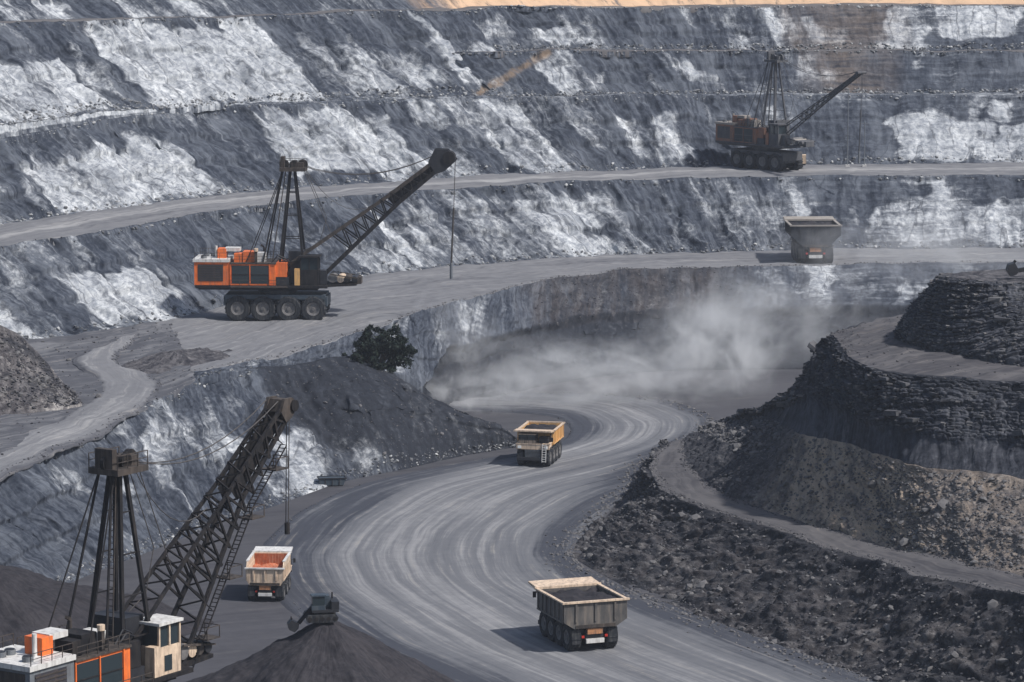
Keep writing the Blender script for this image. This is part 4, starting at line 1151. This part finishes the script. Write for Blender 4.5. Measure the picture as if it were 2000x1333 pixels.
def tray(L0_, L1_, wb, wt, z0, z1, z2, th):
    """open dump body: hexagonal cross-section, walls of thickness th, as one shell"""
    out = [(-wb / 2, z0), (-wt / 2, z1), (-wt / 2, z2), (wt / 2, z2), (wt / 2, z1), (wb / 2, z0)]
    inn = [(-wb / 2 + th, z0 + th), (-wt / 2 + th, z1 + th * 0.6), (-wt / 2 + th, z2), (wt / 2 - th, z2), (wt / 2 - th, z1 + th * 0.6), (wb / 2 - th, z0 + th)]
    b = MB()
    vs = [(x, y, z) for x in (L0_, L1_) for y, z in out] + [(x, y, z) for x in (L0_ + th, L1_ - th) for y, z in inn]
    O0, O1, I0, I1 = 0, 6, 12, 18
    fs = []
    for k in (0, 1, 3, 4): fs.append((O0 + k, O0 + k + 1, O1 + k + 1, O1 + k)); fs.append((I0 + k, I1 + k, I1 + k + 1, I0 + k + 1))
    fs.append((O0 + 5, O0, O1, O1 + 5)); fs.append((I0 + 5, I1 + 5, I1, I0))
    fs.append(tuple(O0 + k for k in (0, 1, 2, 3, 4, 5))); fs.append(tuple(O1 + k for k in (5, 4, 3, 2, 1, 0)))
    fs.append(tuple(I0 + k for k in (5, 4, 3, 2, 1, 0))); fs.append(tuple(I1 + k for k in (0, 1, 2, 3, 4, 5)))
    fs += [(O0 + 2, I0 + 2, I0 + 3, O0 + 3), (O1 + 3, I1 + 3, I1 + 2, O1 + 2), (O0 + 2, O1 + 2, I1 + 2, I0 + 2), (O0 + 3, I0 + 3, I1 + 3, O1 + 3)]
    b.add(vs, fs)
    return b


def truck(name, label, loc, rz, scale=1.0, body='bed', rim='cream', inner=None, cabm='yellow', tail_low=0.0, axles=(-3.6, -1.25, 1.1, 3.5), load=None, wt=6.9, wr=1.42, z1=3.3, zh=5.3, wb=4.6):
    g = empty(name, loc, rz, scale)
    tag(g, label, 'dump truck', 'dump trucks in the pit')
    MB().box(-4.9, 4.6, -1.0, 1.0, 1.25, 2.3).box(-4.6, 4.3, -1.4, 1.4, 2.0, 2.35).build('chassis', M['black'], g)
    for x in axles:
        MB().cyl((x, -2.2, wr), (x, 2.2, wr), 0.3, 10).build('axle', M['steel'], g)
        for y, sd in ((-2.05, -1), (2.05, 1)): wheel(g, x, y, wr, 1.05 if x > 2 else 1.25, sd)
    bd = tray(-5.2, 2.9, wb, wt - 0.5, 2.55, z1, zh - tail_low, 0.16).build('dump_body', M[body], g)
    if tail_low:
        hb_ = MB().box(2.55, 2.9, -wt / 2 + 0.25, wt / 2 - 0.25, zh - tail_low, zh + 0.35)
        for sd in (-1, 1):
            hb_.prism([(-5.2, zh - tail_low), (2.55, zh - tail_low), (2.55, zh + 0.3), (-4.2, zh + 0.3)], sd * (wt / 2 - 0.25) - 0.08, sd * (wt / 2 - 0.25) + 0.08)
        hb_.build('headboard', M[body], bd)
    z = zh - tail_low
    # rim
    h = wt / 2 - 0.25
    rm = MB()
    zt = zh + 0.3 if tail_low else z
    for sd in (-1, 1): rm.box(-5.2 if not tail_low else -4.2, 2.9, sd * h - 0.17, sd * h + 0.2, zt + 0.003, zt + 0.15)
    rm.box(-5.42, -5.08, -h - 0.24, h + 0.24, z + 0.005, z + 0.2)
    rm.box(2.75, 3.0, -h - 0.26, h + 0.26, zt + 0.006, zt + 0.24)
    rm.build('rim', M[rim], bd)
    for sd in (-1, 1):
        for k in range(7):
            x = -4.9 + k * 1.22
            MB().box(x - 0.11, x + 0.11, sd * h - 0.12 if sd < 0 else h, -h if sd < 0 else h + 0.12, z1 + 0.05, z).build('rib', M[body], bd)
    for k, y in enumerate((-h * 0.62, 0, h * 0.62)):
        MB().box(-5.34, -5.2, y - 0.1, y + 0.1, z1, z - 0.1).build('tail_rib', M[body], bd)
    MB().box(-5.30, -5.2, -wb / 2 + 0.1, wb / 2 - 0.1, 2.62, 2.95).build('tail_edge', M['rust'], bd)
    # canopy over the cab
    zc = zt + 0.1
    cn = MB().prism([(2.85, zc - 0.5), (2.85, zc + 0.15), (5.35, zc + 0.32), (5.35, zc + 0.1), (3.1, zc - 0.15)], -h - 0.1, h + 0.1).build('canopy', M[rim], bd)
    if load:
        n = 40
        gx_, gy_ = np.meshgrid(np.linspace(-5.0, 2.7, n), np.linspace(-h + 0.2, h - 0.2, n), indexing='ij')
        gz_ = z - (0.5 if load == 'coal' else 1.0) + 0.6 * np.cos((gx_ + 1.1) / 3.9 * 1.3) * np.cos(gy_ / h * 1.3) + 1.1 * fbm(gx_ / 1.5, gy_ / 1.5, 77, 4)
        ii = np.arange(n * n).reshape(n, n)
        mesh_np('load', np.stack([gx_, gy_, gz_], 2).reshape(-1, 3), np.stack([ii[:-1, :-1], ii[1:, :-1], ii[1:, 1:], ii[:-1, 1:]], 2).reshape(-1, 4), M[load], parent=bd)
    if inner:
        MB().box(2.44, 2.55, -h + 0.15, h - 0.15, 3.0, zt - 0.1).build('inner_liner', M[inner], bd)
    # cab, deck and nose
    MB().box(2.95, 5.0, -2.6, 2.6, 2.7, 3.5).box(3.0, 5.05, -2.7, 2.7, 3.5, 3.62).build('front_deck', M[cabm], g)
    cb = MB().box(3.1, 4.75, -2.3, 0.4, 3.62, 4.1).build('cab', M[cabm], g)
    MB().box(3.05, 4.8, -2.35, 0.45, 4.95, 5.08).build('cab_roof', M[cabm], cb)
    MB().box(3.2, 4.68, -2.22, 0.32, 4.1, 4.95).build('cab_glass', M['glass'], cb)
    for x in (3.14, 4.71):
        for y in (-2.26, -0.95, 0.36): MB().box(x - 0.06, x + 0.06, y - 0.06, y + 0.06, 4.1, 4.95).build('window_post', M['steel'], cb)
    MB().box(3.2, 4.4, 0.9, 2.3, 3.62, 4.6).build('air_cleaner', M['black'], g)
    MB().box(4.2, 5.0, -1.3, 1.3, 1.4, 2.7).build('radiator', M['black'], g)
    gr_ = MB()
    for k in range(6): gr_.box(5.0, 5.06, -1.2, 1.2, 1.5 + k * 0.2, 1.58 + k * 0.2)
    gr_.build('grille', M['grey'], g)
    MB().box(4.9, 5.3, -2.5, 2.5, 1.0, 1.45).build('front_bumper', M['black'], g)
    for y in (-2.1, 2.1): MB().box(5.02, 5.12, y - 0.28, y + 0.28, 2.85, 3.25).build('headlight', M['lens'], g)
    ld = MB()
    for y in (1.55, 2.15): ld.bar((5.45, y, 0.8), (5.1, y, 3.6), 0.09)
    for k in range(8): ld.bar((5.45 - 0.05 * k, 1.55, 0.9 + 0.36 * k), (5.45 - 0.05 * k, 2.15, 0.9 + 0.36 * k), 0.09)
    ld.build('ladder', M['white'], g)
    rl_ = MB()
    for y in (-2.6, -1.3, 0, 1.3, 2.6): rl_.bar((5.0, y, 3.6), (5.0, y, 4.5), 0.05)
    rl_.bar((5.0, -2.6, 4.5), (5.0, 2.6, 4.5), 0.05).bar((5.0, -2.6, 4.05), (5.0, 2.6, 4.05), 0.04)
    rl_.build('railing', M['steel'], g)
    for sd in (-1, 1):
        tk_ = MB().cyl((-0.6, sd * 1.75, 2.3), (0.9, sd * 1.75, 2.3), 0.38, 14).build('fuel_tank', M['grey'], g)
        MB().prism([(2.3, 2.75), (2.6, 2.95), (4.5, 2.95), (4.8, 2.7), (4.7, 2.62), (4.4, 2.85), (2.7, 2.85), (2.4, 2.66)], sd * 2.1 - 0.6, sd * 2.1 + 0.6).build('mudguard', M['black'], g)
        MB().bar((4.75, sd * 2.65, 4.5), (4.95, sd * 3.05, 4.5), 0.06).box(4.85, 4.95, sd * 3.05 - 0.18, sd * 3.05 + 0.18, 4.0, 4.65).build('mirror', M['black'], g)
        MB().box(-5.0, 2.7, sd * (h + 0.02) - 0.1, sd * (h + 0.02) + 0.1, z1 - 0.08, z1 + 0.1).build('side_rail', M[body], bd)
        MB().cyl((-3.6, sd * 0.9, 1.9), (-1.4, sd * 0.9, 2.6), 0.16, 10).build('hoist_ram', M['steel'], g)
    MB().cyl((3.0, 2.45, 3.6), (3.0, 2.45, 4.9), 0.14, 10).build('exhaust_pipe', M['rust'], g)
    # rear end
    MB().prism([(-5.15, 1.9), (-4.3, 1.7), (-4.3, 2.5), (-5.15, 2.5)], -0.85, 0.85).build('hoist_mount', M['rustorange'], g)
    MB().box(-5.2, -4.95, -1.0, 1.0, 0.95, 1.4).build('rear_bumper', M['white'], g)
    for y in (-1.3, 1.3): MB().box(-5.0, -4.9, y - 0.15, y + 0.15, 1.5, 1.75).build('tail_light', M['taillens'], g)
    for y in (-2.05, 2.05): MB().prism([(-5.05, 0.9), (-4.98, 0.9), (-4.9, 2.4), (-4.98, 2.4)], y - 0.5, y + 0.5).build('mud_flap', M['tyre'], g)
    return g


def on0(px, py):
    p = P(px, py, 0.07); return (p[0], p[1], ground_z(s_road, p[0], p[1]) if True else 0.05)


truck('dump_truck', 'dust-coated grey dump truck with cream rim driving away on the near road', on0(1128, 1253), R(110), 1.08, 'bed', 'cream', cabm='yellow', load='coal', wt=7.5)
truck('dump_truck', 'oncoming amber and cream dump truck on the bend beside the coal nose', on0(1053, 902), R(258), 0.94, 'yellow', 'cream', cabm='cream', wt=6.2, load='coal')
p_ = P(527, 1160, 0.0)
truck('dump_truck', 'cream dump truck with orange-red bed beside the black cone of coal', (p_[0], p_[1], -0.2), R(86), 0.82, 'cream', 'white', inner='redload', cabm='cream', tail_low=0.6, axles=(-3.5, 0.2, 3.5), wt=5.9, load='redload', zh=5.6, wr=1.15)
truck('dump_truck', 'distant dark dump truck with wide trapezoid bed in the dust', on(s_l5, 1585, 507, 14), R(92), 1.24, 'muted', 'muted2', cabm='muted', wt=7.8, load='coal', z1=4.3, wb=3.7, zh=5.7)


def excavator(name, label, loc, rz, scale, arm, bodym='grey'):
    g = empty(name, loc, rz, scale)
    tag(g, label, 'excavator')
    for sd in (-1, 1):
        y0, y1 = (sd * 1.25 - 0.3, sd * 1.25 + 0.3)
        tr = MB().prism([(-1.7, 0.15), (-1.5, 0.0), (1.5, 0.0), (1.75, 0.2), (1.85, 0.5), (1.6, 0.85), (-1.6, 0.85), (-1.85, 0.5)], y0, y1).build('track', M['tyre'], g)
        for x in (-1.4, -0.7, 0, 0.7, 1.4): MB().cyl((x, y0 - 0.03, 0.4), (x, y1 + 0.03, 0.4), 0.26, 12).build('roller', M['steel'], tr)
    MB().cyl((0, 0, 0.6), (0, 0, 1.1), 0.75, 18).build('turntable', M['black'], g)
    MB().box(-1.9, 1.1, -1.35, 1.35, 1.1, 1.4).box(-1.95, -1.1, -1.3, 1.3, 1.4, 2.3).build('frame', M['black'], g)
    MB().box(-1.1, 0.2, -1.3, 0.1, 1.4, 2.5).prism([(-1.1, 2.5), (0.2, 2.5), (-0.1, 2.75), (-1.0, 2.75)], -1.2, 0.0).build('engine_hood', M[bodym], g)
    cb = MB().box(-0.4, 1.15, 0.2, 1.35, 1.4, 1.9).build('cab', M[bodym], g)
    MB().box(-0.45, 1.2, 0.15, 1.4, 2.95, 3.1).build('cab_roof', M[bodym], cb)
    MB().box(-0.32, 1.08, 0.27, 1.28, 1.9, 2.95).build('cab_glass', M['glass'], cb)
    MB().cyl((-1.4, -0.7, 2.3), (-1.4, -0.7, 3.0), 0.09, 8).build('exhaust_pipe', M['steel'], g)
    (a, b, c, d) = [Vector((x, -0.25, z)) for x, z in arm]
    MB().bar(a, b, 0.4, 0.55).bar(b, b.lerp(c, 0.02), 0.4, 0.5).build('boom', M['black'], g)
    MB().bar(b, c, 0.34, 0.42).build('stick', M['black'], g)
    MB().bar(a + Vector((0.4, 0, -0.5)), a.lerp(b, 0.6), 0.2).build('cylinder', M['steel'], g)
    e = (d - c).normalized(); n_ = Vector((-e.z, 0, e.x))
    pr = [c, c + e * 0.9 + n_ * 0.35, c + e * 1.25 - n_ * 0.2, c + e * 1.0 - n_ * 0.8, c + e * 0.35 - n_ * 1.0, c - n_ * 0.5]
    bk_ = MB().prism([(p.x, p.z) for p in pr], -0.85, 0.35).build('bucket', M['black'], g)
    for k in range(5):
        y = -0.75 + 0.24 * k
        MB().bar((pr[1].x, y, pr[1].z), (pr[1].x + n_.x * 0.25, y, pr[1].z + n_.z * 0.25), 0.08).build('tooth', M['steel'], bk_)
    return g


excavator('excavator', 'small dark excavator on top of the black cone of coal', (pk2[0] - 0.75, pk2[1], 7.55), R(190), 0.95, [(0.9, 1.4), (1.7, 0.6), (2.5, -0.35), (3.4, -0.2)], 'navy')
q_ = P(2062, 545, 35.0)
excavator('excavator', 'dark excavator reaching its round bucket over the upper cliff top', (q_[0], q_[1], 35.0), R(181), 1.25, [(0.9, 1.5), (2.3, 1.15), (3.8, 0.85), (4.6, 1.5)], 'black')

# small lorry by the distant crane
p_ = on(s_l4, 1548, 330, float(zl4(1548)))
g = tag(empty('service_lorry', p_, R(175), 1.05), 'small beige service lorry beside the distant crane', 'lorry')
MB().box(-2.4, 2.3, -0.8, 0.8, 0.55, 0.9).build('chassis', M['black'], g)
cb = MB().box(1.1, 2.5, -1.05, 1.05, 0.7, 1.5).prism([(1.1, 1.5), (2.5, 1.5), (2.2, 2.35), (1.1, 2.35)], -1.0, 1.0).build('cab', M['cream'], g)
MB().prism([(2.46, 1.55), (2.52, 1.55), (2.27, 2.25), (2.22, 2.25)], -0.9, 0.9).build('windscreen', M['glass'], cb)
MB().box(-2.5, 1.0, -1.1, 1.1, 0.9, 2.5).build('cargo_box', M['cream'], g)
for x in (-1.5, 1.7):
    for y, sd in ((-0.95, -1), (0.95, 1)): wheel(g, x, y, 0.5, 0.32, sd)

# low dark skip at the toe of the slope
p_ = P(648, 946, 0.0)
g = tag(empty('skip', (p_[0], p_[1], -0.15), R(8)), 'low dark blue skip at the foot of the pale slope', 'skip')
MB().prism([(-1.6, 0.1), (1.6, 0.1), (1.95, 1.1), (-1.95, 1.1)], -0.9, 0.9).build('tub', M['navy'], g)
MB().box(-2.0, 2.0, -1.0, -0.86, 1.05, 1.2).box(-2.0, 2.0, 0.86, 1.0, 1.05, 1.2).box(-2.05, -1.9, -1.0, 1.0, 1.06, 1.21).box(1.9, 2.05, -1.0, 1.0, 1.06, 1.21).build('rim', M['black'], g)
for x in (-1.0, 0, 1.0): MB().box(x - 0.06, x + 0.06, -0.97, -0.9, 0.12, 1.08).build('rib', M['black'], g)
MB().box(-1.5, -1.1, -0.8, 0.8, 0, 0.12).box(1.1, 1.5, -0.8, 0.8, 0, 0.12).build('runner', M['black'], g)

# poles beside the distant crane
for px, hh, lb in ((1655, 15.5, 'tallest thin grey pole to the right of the distant crane'), (1688, 9.0, 'shorter pale pole right of the tallest thin pole')):
    p_ = on(s_l4, px, 326, float(zl4(px)))
    g = tag(empty('pole', p_, 0), lb, 'pole', 'poles on the upper haul road')
    MB().cyl((0, 0, -0.2), (0, 0, hh), 0.12, 8, 0.07).build('mast', M['grey'], g)
    MB().box(-0.4, 0.4, -0.4, 0.4, -0.2, 0.35).build('base', M['white'], g)
    MB().bar((-0.7, 0, hh - 0.4), (0.7, 0, hh - 0.4), 0.09).build('crossarm', M['grey'], g)


# bush on the crest of the coal nose
def bush(loc, rx, rz_, label):
    g = tag(empty('bush', loc), label, 'bush')
    rg = random.Random(5)
    tr = MB()
    tips = []
    for k in range(16):
        a = rg.uniform(0, 6.28); e = rg.uniform(0.15, 0.95)
        tip = Vector((math.cos(a) * rx * e, math.sin(a) * rx * 0.75 * e, rz_ * (1.05 - 0.6 * e * e) * rg.uniform(0.7, 1.0)))
        m_ = Vector((tip.x * 0.35, tip.y * 0.35, tip.z * 0.45))
        tr.cyl((0, 0, -0.5), m_, 0.16, 6, 0.1); tr.cyl(m_, tip, 0.1, 5, 0.03)
        tips += [tip, m_.lerp(tip, 0.6)]
    tr.build('trunk', M['bark'], g)
    cl = []
    for tpt in tips:
        for _ in range(5):
            cl.append((tpt + Vector((rg.gauss(0, 0.75), rg.gauss(0, 0.6), rg.gauss(0, 0.6))), rg.uniform(0.2, 0.75)))
    for _ in range(45):
        a = rg.uniform(0, 6.28); e = math.sqrt(rg.random())
        cl.append((Vector((math.cos(a) * rx * e, math.sin(a) * rx * 0.75 * e, rg.uniform(0.1, 0.8) * rz_ * (1 - 0.55 * e * e))), rg.uniform(0.5, 1.0)))
    VV, FF = [], []
    for c_, r_ in cl:
        if c_.z < -0.6: continue
        for _ in range(70):
            d = Vector((rg.gauss(0, 1), rg.gauss(0, 1), rg.gauss(0, 1))).normalized() * r_ * rg.random() ** 0.4
            p = c_ + d
            a_ = Vector((rg.gauss(0, 1), rg.gauss(0, 1), rg.gauss(0, 1))).normalized()
            b_ = a_.cross(Vector((rg.gauss(0, 1), rg.gauss(0, 1), rg.gauss(0, 1)))).normalized()
            s_ = rg.uniform(0.14, 0.34)
            i0 = len(VV)
            VV += [p - a_ * s_, p + b_ * s_ * 0.5, p + a_ * s_, p - b_ * s_ * 0.5]; FF.append((i0, i0 + 1, i0 + 2, i0 + 3))
    o = mesh_np('crown', np.array([v[:] for v in VV]), np.array(FF), M['leaf'], smooth=False, parent=g)
    return g


p_ = P(738, 718, 11.6)
bush((p_[0], p_[1] + 0.5, 10.8), 5.2, 6.6, 'dark green bush on the crest of the dark coal nose')


# ------------------------------------------------------------------ dust and haze
def volume_mat(name, color, dens, noise=None, w=0.0):
    t = NT(name)
    v = t.n('ShaderNodeVolumePrincipled')
    v.inputs['Color'].default_value = (*color, 1)
    v.inputs['Anisotropy'].default_value = 0.2
    if noise is None:
        v.inputs['Density'].default_value = dens
    else:
        oc = t.n('ShaderNodeTexCoord').outputs['Object']
        ln = t.n('ShaderNodeVectorMath', operation='LENGTH'); t.link(oc, ln.inputs[0])
        fall = t.mapr(ln.outputs['Value'], 0.25, 1.0, 1.0, 0.0)
        nz = t.n('ShaderNodeTexNoise', noise_dimensions='4D'); t.link(t.scalev(oc, noise, noise * 0.8, noise * 0.55), nz.inputs['Vector'])
        nz.inputs['W'].default_value = w; nz.inputs['Scale'].default_value = 1.0; nz.inputs['Detail'].default_value = 5.0; nz.inputs['Roughness'].default_value = 0.6
        nz.inputs['Distortion'].default_value = 1.1
        d = t.math('MULTIPLY', t.math('MULTIPLY', t.mapr(nz.outputs['Fac'], 0.42, 0.78), fall), dens)
        t.link(d, v.inputs['Density'])
    t.link(v.outputs[0], t.out.inputs['Volume'])
    return t.m


def puff(px, py, z, rx, ry, rz_, dens, w, label):
    import bmesh
    me = bpy.data.meshes.new('dust_cloud'); bm = bmesh.new()
    bmesh.ops.create_icosphere(bm, subdivisions=3, radius=1); bm.to_mesh(me); bm.free()
    o = bpy.data.objects.new('dust_cloud', me)
    p = P(px, py, z); o.location = p; o.scale = (rx, ry, rz_)
    me.materials.append(volume_mat('dust', (0.97, 0.965, 0.955), dens, 2.8, w))
    col.objects.link(o)
    tag(o, label, kind='stuff')


puff(1390, 680, 7.5, 15, 14, 11.0, 0.28, 1.0, 'thick pale dust rising from the pit floor')
puff(1270, 730, 4.5, 24, 15, 8.0, 0.20, 5.0, 'dust drifting over the pit floor left of the thick cloud')
puff(1070, 735, 4.5, 24, 13, 8.5, 0.18, 9.0, 'pale dust behind the end of the dark mound')
puff(920, 768, 3.0, 13, 9, 4.5, 0.24, 11.0, 'low dust streaming off the foot of the dark mound')
puff(1500, 620, 9.0, 26, 16, 11.0, 0.12, 13.0, 'thin dust below the distant dark truck')
puff(860, 660, 9.0, 14, 12, 8.5, 0.18, 17.0, 'thin dust beside the bush')
puff(1780, 498, 18.0, 32, 15, 9.0, 0.10, 21.0, 'dust hanging over the middle road at the right')

hz = MB().box(-1620, 1620, -300, 1760, -1.6, 94).build('haze', volume_mat('haze_air', (0.80, 0.85, 0.95), 0.00008))
tag(hz, 'faint bluish haze in the pit', kind='stuff')
